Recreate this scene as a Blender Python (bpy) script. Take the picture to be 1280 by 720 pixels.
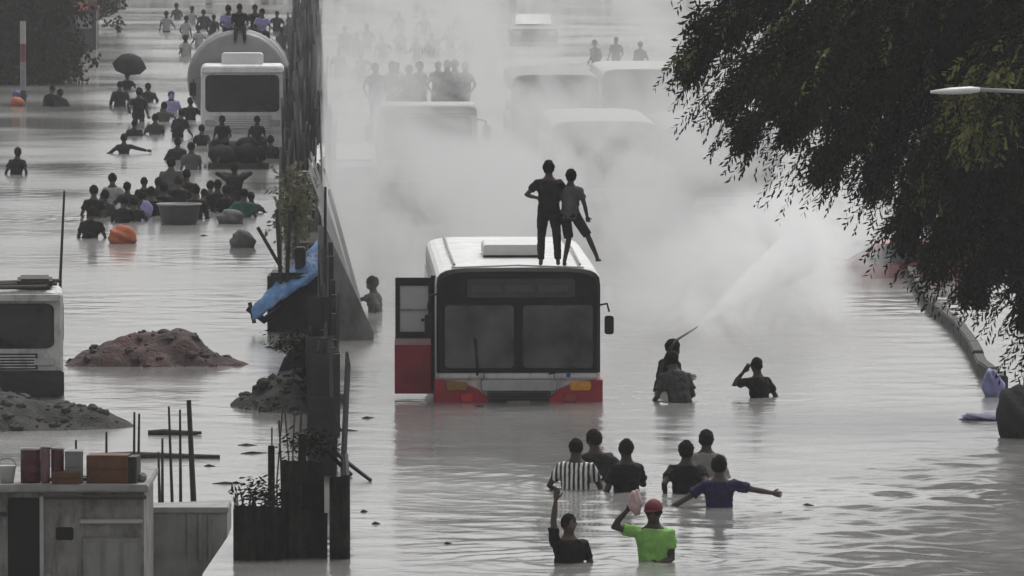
import bpy, bmesh, math, random
import numpy as np
from mathutils import Vector, Matrix, Euler
R = math.radians
random.seed(7); rng = np.random.default_rng(11)
for o in list(bpy.data.objects): bpy.data.objects.remove(o)
SC = bpy.context.scene
COL = SC.collection

# ------------------------------------------------------------------ camera
F = 9960.0                      # focal length in photo pixels (1280 wide)
CH = 8.17                       # camera height above the water
PITCH = math.atan(538.0 / F)
cam = bpy.data.cameras.new('camera'); cam_o = bpy.data.objects.new('camera', cam); COL.objects.link(cam_o)
cam_o.location = (0, 0, CH); cam_o.rotation_euler = (math.pi/2 - PITCH, 0, 0)
cam.sensor_width = 36; cam.lens = F / 1280 * 36; cam.clip_start = 1; cam.clip_end = 6000
SC.camera = cam_o
# ------------------------------------------------------------------ world and sun
SUN_EL, SUN_ROT = 58, 20
w = bpy.data.worlds.new('World'); SC.world = w; w.use_nodes = True
nt = w.node_tree; nt.nodes.clear()
sky = nt.nodes.new('ShaderNodeTexSky'); sky.sky_type = 'NISHITA'; sky.sun_disc = False
sky.sun_elevation = R(SUN_EL); sky.sun_rotation = R(SUN_ROT); sky.dust_density = 4; sky.air_density = 1.0; sky.ozone_density = 1
hs = nt.nodes.new('ShaderNodeHueSaturation'); hs.inputs['Saturation'].default_value = 0.05
bg = nt.nodes.new('ShaderNodeBackground'); bg.inputs['Strength'].default_value = 0.12
wo = nt.nodes.new('ShaderNodeOutputWorld')
nt.links.new(sky.outputs[0], hs.inputs['Color']); nt.links.new(hs.outputs[0], bg.inputs[0]); nt.links.new(bg.outputs[0], wo.inputs[0])
sl = bpy.data.lights.new('sun', 'SUN'); sl.energy = 0.9; sl.angle = R(35); sl.color = (1, .98, .95)
so = bpy.data.objects.new('sun', sl); COL.objects.link(so)
# sun stands behind the traffic, a little to the right
so.rotation_euler = (R(90 - SUN_EL), 0, R(180 - SUN_ROT))
SC.view_settings.view_transform = 'Standard'; SC.view_settings.look = 'None'
SC.view_settings.exposure = 0.4; SC.view_settings.gamma = 1.0; SC.view_settings.use_curve_mapping = False
SC.render.engine = 'CYCLES'
cy = SC.cycles
cy.use_denoising = True; cy.max_bounces = 5; cy.diffuse_bounces = 2; cy.glossy_bounces = 2
cy.transmission_bounces = 4; cy.transparent_max_bounces = 6; cy.volume_bounces = 2
cy.volume_step_rate = 1.0; cy.volume_max_steps = 128
cy.use_adaptive_sampling = True; cy.adaptive_threshold = 0.02
cy.caustics_reflective = False; cy.caustics_refractive = False

# ------------------------------------------------------------------ pixel -> place
CP, SP = math.cos(PITCH), math.sin(PITCH)
def ray(px, py):
    a = (px - 640) / F; b = (py - 360) / F
    return Vector((a, CP - b*SP, -SP - b*CP))
def at(px, py, z=0.0):                 # where the ray meets the level z
    d = ray(px, py); t = (z - CH) / d.z
    return Vector((0, 0, CH)) + d*t
def atY(px, py, Y):                    # where the ray reaches distance Y
    d = ray(px, py); return Vector((0, 0, CH)) + d*(Y/d.y)
PHI = math.atan((382 - 640) / F)       # heading of the road
HEAD = -PHI
def road(u, v, z=0.0): return Vector((u*math.cos(PHI) + v*math.sin(PHI), -u*math.sin(PHI) + v*math.cos(PHI), z))
def pxm(y): return (y + 178) / 8.17    # photo pixels per metre at a waterline seen at row y

# ------------------------------------------------------------------ materials
MATS = {}
def mat(name, col, rough=.6, var=.25, scale=6.0, bump=0.0, metal=0.0, spec=.5, dirt=None, bscale=None):
    if name in MATS: return MATS[name]
    m = bpy.data.materials.new(name); m.use_nodes = True; n = m.node_tree.nodes; l = m.node_tree.links
    b = n['Principled BSDF']; b.inputs['Roughness'].default_value = rough; b.inputs['Metallic'].default_value = metal
    b.inputs['Specular IOR Level'].default_value = spec
    tc = n.new('ShaderNodeTexCoord')
    nz = n.new('ShaderNodeTexNoise'); nz.inputs['Scale'].default_value = scale; nz.inputs['Detail'].default_value = 5
    l.new(tc.outputs['Object'], nz.inputs['Vector'])
    rp = n.new('ShaderNodeValToRGB'); e = rp.color_ramp.elements
    c0 = tuple(max(0, c*(1-var)) for c in col); c1 = tuple(min(1, c*(1+var)) for c in col)
    e[0].position = .32; e[1].position = .68; e[0].color = (*c0, 1); e[1].color = (*c1, 1)
    l.new(nz.outputs['Fac'], rp.inputs[0]); out = rp.outputs[0]
    if dirt:
        n2 = n.new('ShaderNodeTexNoise'); n2.inputs['Scale'].default_value = dirt[2]; n2.inputs['Detail'].default_value = 8; n2.inputs['Roughness'].default_value = .7
        mp = n.new('ShaderNodeMapping'); mp.inputs['Scale'].default_value = (1, 1, .35)
        l.new(tc.outputs['Object'], mp.inputs[0]); l.new(mp.outputs[0], n2.inputs['Vector'])
        r2 = n.new('ShaderNodeValToRGB'); r2.color_ramp.elements[0].position = .48; r2.color_ramp.elements[1].position = .66
        r2.color_ramp.elements[1].color = (dirt[1],)*3 + (1,)
        l.new(n2.outputs['Fac'], r2.inputs[0])
        mx = n.new('ShaderNodeMixRGB'); mx.inputs[2].default_value = (*dirt[0], 1)
        l.new(r2.outputs[0], mx.inputs[0]); l.new(out, mx.inputs[1]); out = mx.outputs[0]
    l.new(out, b.inputs['Base Color'])
    if bump:
        nb = n.new('ShaderNodeTexNoise'); nb.inputs['Scale'].default_value = bscale or scale*4; nb.inputs['Detail'].default_value = 6
        l.new(tc.outputs['Object'], nb.inputs['Vector'])
        bp = n.new('ShaderNodeBump'); bp.inputs['Strength'].default_value = bump; bp.inputs['Distance'].default_value = .05
        l.new(nb.outputs['Fac'], bp.inputs['Height']); l.new(bp.outputs[0], b.inputs['Normal'])
    MATS[name] = m; return m
def stripes(name, c0, c1, freq):
    if name in MATS: return MATS[name]
    m = mat(name, c0, .8, 0.05); n = m.node_tree.nodes; l = m.node_tree.links
    tc = n.new('ShaderNodeTexCoord'); wv = n.new('ShaderNodeTexWave'); wv.bands_direction = 'X'; wv.inputs['Scale'].default_value = freq; wv.inputs['Distortion'].default_value = .6
    wv.inputs['Detail Scale'].default_value = 3
    r = n.new('ShaderNodeValToRGB'); r.color_ramp.elements[0].position = .42; r.color_ramp.elements[1].position = .58
    r.color_ramp.elements[0].color = (*c0, 1); r.color_ramp.elements[1].color = (*c1, 1)
    l.new(tc.outputs['Object'], wv.inputs['Vector']); l.new(wv.outputs['Fac'], r.inputs[0]); l.new(r.outputs[0], n['Principled BSDF'].inputs['Base Color'])
    return m
GLASS = mat('windscreen_glass', (.02, .021, .022), .06, .3, 2, spec=.6)
BLACK = mat('black_rubber', (.011, .011, .012), .55, .3, 8, spec=.25)
BGLASS = mat('painted_sheen_bus_glass', (.06, .061, .062), .12, .8, 1.7, spec=.5)  # opaque pane; grey reflections painted into its colour as pale patches
WHITE = mat('white_bus_paint', (.62, .62, .61), .4, .08, 2, dirt=((.22, .20, .18), .6, 5))
RED = mat('crimson_bus_paint', (.34, .011, .032), .4, .18, 3, dirt=((.06, .025, .025), .55, 6))
STEEL = mat('grey_steel', (.2, .2, .2), .45, .2, 6, metal=.5)
DARKM = mat('dark_weathered_metal', (.022, .021, .02), .7, .4, 5, .3)
CONC = mat('weathered_concrete', (.2, .195, .185), .9, .3, 3, .5, dirt=((.05, .046, .04), .85, 5))
WOOD = mat('wet_dark_timber', (.035, .03, .026), .8, .35, 12, .3)

# ------------------------------------------------------------------ mesh helpers
class MB:
    def __init__(s): s.v = []; s.f = []; s.mi = []
    def add(s, vs, fs, mi=0):
        o = len(s.v); s.v += [tuple(p) for p in vs]; s.f += [tuple(i+o for i in f) for f in fs]; s.mi += [mi]*len(fs); return s
    def box(s, x0, x1, y0, y1, z0, z1, mi=0):
        return s.add([(x0,y0,z0),(x1,y0,z0),(x1,y1,z0),(x0,y1,z0),(x0,y0,z1),(x1,y0,z1),(x1,y1,z1),(x0,y1,z1)],
                     [(0,3,2,1),(4,5,6,7),(0,1,5,4),(1,2,6,5),(2,3,7,6),(3,0,4,7)], mi)
    def tube(s, pts, rad, n=8, mi=0, flat=1.0):
        pts = [Vector(p) for p in pts]
        if not hasattr(rad, '__len__'): rad = [rad]*len(pts)
        up = None; vs = []; fs = []
        for i, p in enumerate(pts):
            t = (pts[min(i+1, len(pts)-1)] - pts[max(i-1, 0)]).normalized()
            if up is None:
                up = Vector((0, 0, 1)) if abs(t.z) < .9 else Vector((0, 1, 0))
            a = t.cross(up).normalized(); up = a.cross(t).normalized()
            for k in range(n):
                th = 2*math.pi*k/n
                vs.append(p + a*math.cos(th)*rad[i] + up*math.sin(th)*rad[i]*flat)
        for i in range(len(pts)-1):
            for k in range(n):
                fs.append((i*n+k, i*n+(k+1) % n, (i+1)*n+(k+1) % n, (i+1)*n+k))
        fs.append(tuple(range(n))[::-1]); fs.append(tuple((len(pts)-1)*n + k for k in range(n)))
        return s.add(vs, fs, mi)
    def loft(s, rings, mi=0, cap=True):         # rings of equal vertex count
        n = len(rings[0]); vs = [p for r in rings for p in r]; fs = []
        for i in range(len(rings)-1):
            for k in range(n):
                fs.append((i*n+k, i*n+(k+1) % n, (i+1)*n+(k+1) % n, (i+1)*n+k))
        if cap: fs.append(tuple(range(n))[::-1]); fs.append(tuple((len(rings)-1)*n+k for k in range(n)))
        return s.add(vs, fs, mi)
    def ball(s, c, r, nu=10, nv=7, fn=None):
        vs = []; fs = []
        for j in range(nv+1):
            ph = -math.pi/2 + math.pi*j/nv
            for i in range(nu):
                th = 2*math.pi*i/nu
                p = Vector((math.cos(ph)*math.cos(th), math.cos(ph)*math.sin(th), math.sin(ph)))
                if fn: p = fn(p)
                vs.append((c[0]+p[0]*r[0], c[1]+p[1]*r[1], c[2]+p[2]*r[2]))
        for j in range(nv):
            for i in range(nu):
                fs.append((j*nu+i, j*nu+(i+1) % nu, (j+1)*nu+(i+1) % nu, (j+1)*nu+i))
        return s.add(vs, fs)
    def mesh(s, name, mats=None, smooth=False, bevel=0):
        me = bpy.data.meshes.new(name); me.from_pydata(s.v, [], s.f)
        for m in (mats if isinstance(mats, (list, tuple)) else [mats]):
            if m: me.materials.append(m)
        if len(me.materials) > 1: me.polygons.foreach_set('material_index', s.mi)
        bm = bmesh.new(); bm.from_mesh(me)
        bmesh.ops.remove_doubles(bm, verts=bm.verts, dist=1e-5)
        bmesh.ops.recalc_face_normals(bm, faces=bm.faces)
        if bevel:
            ed = [e for e in bm.edges if len(e.link_faces) == 2 and e.calc_face_angle(0) > .6]
            bmesh.ops.bevel(bm, geom=ed, offset=bevel, segments=2, affect='EDGES', clamp_overlap=True)
        bm.to_mesh(me); bm.free()
        if smooth: me.polygons.foreach_set('use_smooth', [True]*len(me.polygons))
        return me
    def obj(s, name, mats=None, parent=None, smooth=False, bevel=0, loc=None):
        return link(name, s.mesh(name, mats, smooth, bevel), parent, loc)
def link(name, me, parent=None, loc=None):
    o = bpy.data.objects.new(name, me); COL.objects.link(o); o.parent = parent
    if loc is not None: o.location = loc
    return o
def tag(o, label=None, cat=None, group=None, kind=None):
    if label: o['label'] = label
    if cat: o['category'] = cat
    if group: o['group'] = group
    if kind: o['kind'] = kind
    return o
def empty(name, loc=(0,0,0), rz=0.0, label=None, cat=None, group=None):
    o = bpy.data.objects.new(name, None); COL.objects.link(o); o.location = loc; o.rotation_euler = (0, 0, rz); o.empty_display_size = .3
    return tag(o, label, cat, group)
def copy_tree(o, parent=None):
    c = o.copy(); COL.objects.link(c); c.parent = parent
    for ch in list(o.children): copy_tree(ch, c)
    return c
def B(*a): return MB().box(*a)
def rrect(w0, w1, z0, z1, r, y, n=4):       # rounded rectangle outline in the xz plane
    pts = []
    for cx, cz, a0 in ((w1-r, z1-r, 0), (w0+r, z1-r, 90), (w0+r, z0+r, 180), (w1-r, z0+r, 270)):
        for k in range(n+1):
            a = R(a0 + 90*k/n); pts.append((cx + r*math.cos(a), y, cz + r*math.sin(a)))
    return pts
def prism(pts, y0, y1):                      # outline (x,y,z) list extruded along y
    m = MB(); m.loft([[(p[0], y0, p[2]) for p in pts], [(p[0], y1, p[2]) for p in pts]]); return m

# ================================================================== people data (used by the water too)
SK = [(.085, .055, .04), (.06, .04, .03), (.11, .075, .055)]
HEADS = []      # filled by person()
PEOPLE = []
# each wading person: photo column, row of the waterline, row of the head's top, facing (deg, 0 = away), pose, shirt, label
NEAR = 'people wading in front of the stalled bus'
FARG = 'people wading on the far carriageway'
CROWD = 'crowd gathered on the far carriageway'
MISTG = 'people half lost in the mist'
P_ = [
 # x, ywater, yhead, face, pose, shirt, label, group
 (719, 612, 549, 10, 'down', 'striped', 'wading person in a black and white striped shirt, seen from behind', NEAR),
 (747, 600, 538, -20, 'down', 'charcoal', 'wading person in charcoal shirt just behind the striped shirt', NEAR),
 (783, 614, 550, -35, 'carry', 'black', 'broad wading person in black shirt with forearm raised beside the striped shirt', NEAR),
 (858, 617, 552, 5, 'down', 'black', 'wading person in plain black shirt beside the outstretched arms of a neighbour', NEAR),
 (882, 596, 539, 10, 'down', 'grey', 'wading person in pale grey shirt with black hair, behind two darker ones', NEAR),
 (899, 634, 571, -10, 'spread', 'navy', 'wading person in navy shirt with one arm flung out sideways', NEAR),
 (711, 704, 643, 160, 'raise', 'black', 'wading person in black shirt holding one arm straight up', NEAR),
 (817, 700, 627, 195, 'hold', 'green', 'wading person in bright green shirt and red cap lifting a pink bundle', NEAR),
 (829, 488, 427, 55, 'hose', 'black', 'wading person in black aiming a thin water hose', NEAR),
 (850, 503, 444, -25, 'hunch', 'charcoal2', 'hunched wading person seen from behind, close against the hose holder', NEAR),
 (951, 497, 449, -40, 'headhand', 'black', 'lone wading person holding a hand to the head', NEAR),
 (470, 390, 346, -80, 'reach', 'greyd', 'grey hazy wading person reaching an arm towards the leaning metal sheets', NEAR),
 # far carriageway, the loose line of waders
 (20, 218, 184, 20, 'down', 'black', 'lone wading person in black, far from every other group', FARG),
 (62, 133, 106, 30, 'down', 'black', 'wading person in black beside the striped roadside post, taller of a pair', FARG),
 (76, 133, 112, -30, 'down', 'charcoal', 'wading person by the roadside post, shorter of a pair', FARG),
 (150, 133, 102, 0, 'down', 'charcoal', 'wading person in charcoal nearest below the black umbrella', FARG),
 (173, 152, 110, 10, 'down', 'black', 'tall wading person in black with a pale bag strap crossing the back', FARG),
 (194, 168, 143, 0, 'down', 'charcoal2', 'stocky wading person in dark grey close to the lavender hood', FARG),
 (214, 141, 114, 10, 'down', 'lavender', 'wading person in lavender hood and yellow waistband', FARG),
 (222, 172, 138, 25, 'hunch', 'black', 'hunched wading person in black right below the lavender hood', FARG),
 (238, 150, 122, 0, 'down', 'black', 'wading person in black standing at the side of the tanker truck cab', FARG),
 (155, 192, 168, 0, 'spread', 'charcoal', 'wading person with both arms held out level over the water', FARG),
 (240, 212, 178, -15, 'down', 'greyd', 'wading person in grey shirt walking beside the loaded cart', FARG),
 (168, 170, 150, 0, 'down', 'charcoal', 'small wading person low in the water behind the tall one with the strap', FARG),
 # the crowd
 (117, 272, 232, 5, 'down', 'black', 'burly person in black at the outer end of the wading crowd', CROWD),
 (141, 252, 216, 180, 'down', 'pale', 'wading person in a pale shirt facing the oncoming crowd', CROWD),
 (159, 258, 228, 15, 'down', 'charcoal', 'slim wading person in charcoal beside the pale shirt', CROWD),
 (176, 268, 240, 0, 'down', 'maroon', 'wading person in maroon next to the orange bundle', CROWD),
 (190, 270, 234, -20, 'down', 'black', 'wading person in black with a lavender bag on the back', CROWD),
 (214, 250, 197, 0, 'down', 'greyd', 'tallest person of the wading crowd, in dark grey', CROWD),
 (204, 268, 228, 10, 'down', 'black', 'wading person in black tucked behind the grey tub', CROWD),
 (224, 258, 220, -10, 'down', 'black', 'wading person in black just in front of the tallest one', CROWD),
 (244, 274, 231, 0, 'down', 'charcoal', 'wading person in charcoal pushing the grey tub', CROWD),
 (272, 264, 225, 0, 'down', 'black', 'wading person in black between the grey tub and the raised elbows', CROWD),
 (293, 252, 203, 0, 'elbows', 'charcoal', 'wading person with both elbows lifted wide over the crowd', CROWD),
 (304, 272, 236, 10, 'down', 'teal', 'wading person in a dark teal shirt at the crowd edge', CROWD),
 (255, 262, 236, 0, 'down', 'greyd', 'low wading person in dark grey with hair only just above neighbours', CROWD),
 # in the mist
 (112, 298, 262, 10, 'hunch', 'black', 'hunched wader in black, lowest at the outer end of the crowd', CROWD),
 (167, 276, 246, 5, 'down', 'charcoal', 'wader in charcoal squeezed between the maroon shirt and the orange sack', CROWD),
 (132, 270, 238, -10, 'down', 'charcoal2', 'wader in slate grey beside the burly person in black', CROWD),
 (152, 278, 248, 15, 'hunch', 'black', 'hunched wader in black just above the orange sack', CROWD),
 (233, 250, 212, 0, 'down', 'black', 'wader in black at the shoulder of the tallest one', CROWD),
 (262, 256, 226, 10, 'down', 'charcoal', 'wader in charcoal behind the tub, next to lifted elbows', CROWD),
 (283, 266, 232, -5, 'down', 'black', 'wader in black directly below the lifted elbows', CROWD),
 (314, 266, 240, 0, 'down', 'greyd', 'wader in grey at the median side of the crowd', CROWD),
 (198, 258, 222, 0, 'down', 'charcoal', 'wader in charcoal behind the lavender bag', CROWD),
 (180, 248, 222, 0, 'down', 'black', 'small wader in black at the back of the crowd', CROWD),
 (222, 200, 172, 0, 'down', 'charcoal', 'wader in charcoal between the cart and the level arms', FARG),
 (252, 182, 156, 10, 'down', 'black', 'wader in black right behind the loaded cart', FARG),
 (205, 152, 128, 0, 'down', 'greyd', 'wader in grey next to the lavender hood', FARG),
 (185, 128, 104, 0, 'down', 'charcoal', 'wader in charcoal a little beyond the umbrella', FARG),
 (338, 198, 170, 0, 'down', 'charcoal', 'wader in charcoal between the cart and the hoarding', FARG),
 (322, 182, 158, 0, 'down', 'black', 'wader in black at the tanker bumper', FARG),
]
for i, (x, yw, hd) in enumerate([(432, 60, 32), (446, 66, 40), (460, 58, 30), (478, 70, 44), (500, 62, 34), (522, 72, 44), (540, 66, 40), (563, 60, 30), (585, 64, 38), (604, 58, 30), (424, 88, 60), (452, 96, 64), (612, 90, 60), (500, 36, 14), (530, 40, 16), (575, 34, 12), (745, 80, 50), (770, 76, 46), (800, 82, 52)]):
    P_.append((x, yw, hd, random.uniform(-40, 40), 'down', random.choice(['black', 'charcoal', 'greyd', 'pale']), '', MISTG)); q_ = P_[-1]; P_[-1] = q_[:6] + ('far wading figure in %s, %s' % ({'black': 'black', 'charcoal': 'charcoal', 'greyd': 'dark grey', 'pale': 'a pale shirt'}[q_[5]], 'behind the jammed buses' if x > 640 else 'farther down the misty carriageway than all others' if yw < 45 else 'close behind the white car' if yw > 80 else 'in the loose row beyond the open truck'), MISTG)
for i, (x, yw, hd) in enumerate([(208, 40, 14), (232, 46, 20), (240, 30, 8), (255, 36, 12), (266, 44, 18), (222, 24, 4), (352, 62, 34), (360, 50, 22), (346, 40, 14), (249, 58, 32), (361, 90, 62), (232, 70, 44)]):
    P_.append((x, yw, hd, random.uniform(-40, 40), 'down', random.choice(['black', 'charcoal', 'greyd', 'pale']), '', 'far waders behind the tanker truck')); q_ = P_[-1]; P_[-1] = q_[:6] + ('tiny far wader in %s, %s' % ({'black': 'black', 'charcoal': 'charcoal', 'greyd': 'dark grey', 'pale': 'a pale shirt'}[q_[5]], 'between tanker truck and hoarding' if x > 300 else 'on the open side of the tanker truck'), 'far waders behind the tanker truck')
RIP = [tuple(at(p[0], p[1])[:2]) for p in P_]

# ================================================================== ground and water
g = MB(); g.add([(-900, -60, -1.12), (900, -60, -1.12), (900, 3000, -1.12), (-900, 3000, -1.12)], [(0, 1, 2, 3)])
tag(g.obj('ground', mat('silty_ground', (.12, .11, .095), .9, .3, .3, .4)), kind='structure')
rd = MB(); a, b, c, d = road(-9, -20, -1.1), road(13, -20, -1.1), road(13, 900, -1.1), road(-9, 900, -1.1)
rd.add([a, b, c, d], [(0, 1, 2, 3)])
tag(rd.obj('road', mat('asphalt', (.05, .05, .05), .9, .2, 2, .3)), kind='structure')

def water_height(X, Y):
    Z = np.zeros_like(X)
    for k, (x, y) in enumerate(RIP):
        dx = X - x; dy = Y - y; r2 = dx*dx + dy*dy
        m = r2 < 16
        if not m.any(): continue
        r = np.sqrt(r2[m]); lam = .42
        Z[m] += .012*np.sin(2*math.pi*r/lam + k)*np.exp(-r/1.1)*(r > .1)
    for k in range(46):                    # crossing wavelets, stronger towards the right bank
        th = rng.uniform(0, 2*math.pi); lam = rng.uniform(.36, 2.0); ph = rng.uniform(0, 6.28)
        kx = math.cos(th)*2*math.pi/lam; ky = math.sin(th)*2*math.pi/lam
        Z += .0017*lam**.85*np.sin(kx*X + ky*Y + ph)*MOD(X, Y, k)
    return Z
def MOD(X, Y, k):
    u = .35 + .35*np.sin(X*.31 + k*1.7 + .05*Y)*np.sin(Y*.083 + k*2.3)
    chop = 1/(1 + np.exp(-(X - 4.2 + (Y - 104)*-.12)/.7)) * 1/(1 + np.exp((Y - 112)/3.5))
    return np.clip(u, 0, 1)*(.45 + .55/(1 + np.exp(-(X + 1.5)/.8))) + 1.3*chop
xs = np.arange(-16, 20, .095); ys = np.concatenate([np.arange(80, 150, .11), np.arange(150, 260, .35)])
X, Y = np.meshgrid(xs, ys); Z = water_height(X, Y)
fall = np.clip((X + 15.9)/5, 0, 1)*np.clip((19.8 - X)/6, 0, 1)*np.clip((Y - 80)/1, 0, 1)*np.clip((259.6 - Y)/70, 0, 1); Z *= fall
nx, ny = len(xs), len(ys)
V = np.stack([X, Y, Z], -1).reshape(-1, 3)
ii = (np.arange(ny-1)[:, None]*nx + np.arange(nx-1)[None, :]).ravel()
Fq = np.stack([ii, ii+1, ii+nx+1, ii+nx], 1)
x0, x1, y0, y1 = xs[0], xs[-1], ys[0], ys[-1]
outer = np.array([(-900, -60, 0), (900, -60, 0), (900, 3000, 0), (-900, 3000, 0), (x0, y0, 0), (x1, y0, 0), (x1, y1, 0), (x0, y1, 0)], float)
n0 = len(V); V = np.vstack([V, outer])
Fq = np.vstack([Fq, n0 + np.array([(0, 1, 5, 4), (1, 2, 6, 5), (2, 3, 7, 6), (3, 0, 4, 7)])])
me = bpy.data.meshes.new('water'); me.vertices.add(len(V)); me.vertices.foreach_set('co', V.ravel())
me.loops.add(Fq.size); me.loops.foreach_set('vertex_index', Fq.ravel().astype(np.int32))
me.polygons.add(len(Fq)); me.polygons.foreach_set('loop_start', np.arange(len(Fq), dtype=np.int32)*4)
me.update(calc_edges=True); me.validate(); me.polygons.foreach_set('use_smooth', [True]*len(Fq))
wm = bpy.data.materials.new('flood_water'); wm.use_nodes = True; n = wm.node_tree.nodes; l = wm.node_tree.links; b = n['Principled BSDF']
b.inputs['IOR'].default_value = 1.33; b.inputs['Base Color'].default_value = (.195, .192, .186, 1)
ge = n.new('ShaderNodeNewGeometry')
def wnoise(sc, det, dist=None):
    z = n.new('ShaderNodeTexNoise'); z.inputs['Scale'].default_value = sc; z.inputs['Detail'].default_value = det; l.new(ge.outputs['Position'], z.inputs['Vector']); return z
big = wnoise(.12, 3); fine = wnoise(5.0, 4); mid = wnoise(1.6, 3)
mr = n.new('ShaderNodeMapRange'); mr.inputs['From Min'].default_value = .38; mr.inputs['From Max'].default_value = .68; mr.inputs['To Min'].default_value = .08; mr.inputs['To Max'].default_value = .4
l.new(big.outputs['Fac'], mr.inputs[0])
ro = n.new('ShaderNodeMapRange'); ro.inputs['From Min'].default_value = .35; ro.inputs['From Max'].default_value = .65; ro.inputs['To Min'].default_value = .07; ro.inputs['To Max'].default_value = .2
l.new(big.outputs['Fac'], ro.inputs[0]); l.new(ro.outputs[0], b.inputs['Roughness'])
bp = n.new('ShaderNodeBump'); bp.inputs['Distance'].default_value = .03; l.new(mr.outputs[0], bp.inputs['Strength']); l.new(fine.outputs['Fac'], bp.inputs['Height'])
bp2 = n.new('ShaderNodeBump'); bp2.inputs['Distance'].default_value = .05; bp2.inputs['Strength'].default_value = .25; l.new(mid.outputs['Fac'], bp2.inputs['Height']); l.new(bp.outputs[0], bp2.inputs['Normal'])
l.new(bp2.outputs[0], b.inputs['Normal'])
me.materials.append(wm); tag(link('water', me), kind='structure')

# ================================================================== vehicles
def bus(root, body_m, band_m, detail=True, L=10.4):
    """front face on y=0 looking towards -y, water at z=0, roof at 2.0"""
    N = 5
    def outline(top, half, y, r=.26):
        pts = []
        for k in range(13):                      # cambered roof with round shoulders
            a = math.pi*k/12; cx = half*math.cos(a); 
            sx = math.copysign(abs(math.cos(a))**.35, math.cos(a))*half; sz = (abs(math.sin(a))**.55)*.24
            pts.append((sx, y, top - .24 + sz))
        pts += [(-half, y, .35), (-half, y, -.78), (half, y, -.78), (half, y, .35)]
        return pts
    m = MB(); m.loft([outline(1.93, 1.17, .0), outline(1.985, 1.235, .12), outline(2.0, 1.245, .5), outline(2.02, 1.245, 3), outline(2.02, 1.245, L-1), outline(2.0, 1.24, L-.2), outline(1.95, 1.2, L)])
    body = m.obj('body', body_m, root, bevel=0)
    # windscreen surround: one black shell standing proud of the front
    def ol(grow, y, z0=.44):
        pts = []
        for k in range(13):
            a = math.pi*k/12
            sx = math.copysign(abs(math.cos(a))**.35, math.cos(a))*(1.2+grow); sz = (abs(math.sin(a))**.6)*.26
            pts.append((sx, y, 1.985 + grow - .26 + sz))
        return pts + [(-1.2-grow, y, z0), (1.2+grow, y, z0)]
    m = MB(); m.loft([ol(.03, .16), ol(.03, -.02), ol(-.02, -.07)]); m.obj('windscreen_surround', BLACK, root)
    b0 = MB(); b0.loft([rrect(-.78, .86, 1.56, 1.86, .04, -.075), rrect(-.77, .85, 1.57, 1.85, .04, -.095)])
    db = b0.obj('destination_board', mat('unlit_sign', (.03, .03, .031), .25, .3, 3), root)
    if detail:
        for k in range(3): B(-.7 + k*.5, -.26 + k*.5, -.1, -.098, 1.66, 1.76).obj('display_strip', mat('display_grey', (.05, .05, .05), .4, .2, 9), db)
    for x0, x1 in ((-1.12, -.055), (.055, 1.13)):
        m = MB(); m.loft([rrect(x0, x1, .5, 1.47, .07, -.074), rrect(x0+.012, x1-.012, .512, 1.458, .07, -.09)])
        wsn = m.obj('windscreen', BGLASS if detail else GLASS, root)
        rb = MB(); pts = rrect(x0, x1, .5, 1.47, .07, -.09) + [rrect(x0, x1, .5, 1.47, .07, -.09)[0]]
        rb.tube(pts, .013, 5); rb.obj('rubber_seal', BLACK, wsn)
    if detail:
        # wipers; pale patches of the panes are painted reflections, no interior behind
        wp = MB(); wp.tube([(-.62, -.11, .40), (-.64, -.13, .95)], .016, 6); wp.tube([(-.6, -.125, .52), (-.67, -.125, .98)], .012, 6); wp.obj('wiper', BLACK, root)
        wp = MB(); wp.tube([(.45, -.11, .42), (.85, -.12, .53)], .014, 6); wp.obj('wiper', BLACK, root)
    B(-1.2, 1.2, -.06, .1, .345, .45).obj('white_band', band_m, root, bevel=.02)
    m = MB(); m.loft([rrect(-.56, .58, .16, .34, .03, -.02), rrect(-.55, .57, .17, .33, .03, -.085)]); m.obj('front_panel', mat('silver_panel', (.42, .42, .42), .4, .1, 5, dirt=((.2, .19, .18), .4, 6)), root)
    m = MB(); m.loft([rrect(-.47, .49, -.5, .17, .05, -.02), rrect(-.46, .48, -.49, .16, .05, -.1)]); gr = m.obj('grille', mat('grille_grey', (.05, .05, .05), .6, .2, 6), root)
    for k in range(4): B(-.42, .44, -.115, -.1, -.02 + k*.045, .0 + k*.045).obj('slat', BLACK, gr)
    lamp_m = mat('amber_lamp', (.62, .27, .02), .2, .2, 20); lamp2 = mat('dull_amber_lamp', (.26, .12, .035), .25, .2, 20); redl = mat('red_lamp', (.5, .015, .02), .2, .2, 9)
    for sgn in (-1, 1):
        pts = [(.46, -.55), (.46, .06), (.62, .20), (.86, .30), (1.27, .34), (1.27, -.55)]
        m = MB(); m.loft([[(sgn*x, .3, z) for x, z in pts], [(sgn*x, -.06, z) for x, z in pts], [(sgn*(.02+x*.975), -.14, z*.98) for x, z in pts]])
        bmp = m.obj('bumper', RED if detail else band_m, root)
        if detail:
            m = MB(); m.loft([rrect(-.16, .16, -.07, .07, .03, 0), rrect(-.15, .15, -.06, .06, .03, -.03)])
            m.obj('headlight', lamp_m if sgn > 0 else lamp2, bmp, loc=(sgn*.93, -.14, .24))
            m = MB(); m.loft([rrect(-.10, .10, -.07, .07, .03, 0), rrect(-.09, .09, -.06, .06, .03, -.03)])
            m.obj('fog_lamp', redl if sgn < 0 else mat('dull_red_lamp', (.3, .03, .03), .2, .2, 9), bmp, loc=(sgn*.78, -.14, .07))
    if detail:
        B(.72, .78, -.075, -.062, .37, .43).obj('blue_badge', mat('blue_badge', (.03, .06, .3), .4, .1, 5), root)
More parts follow.
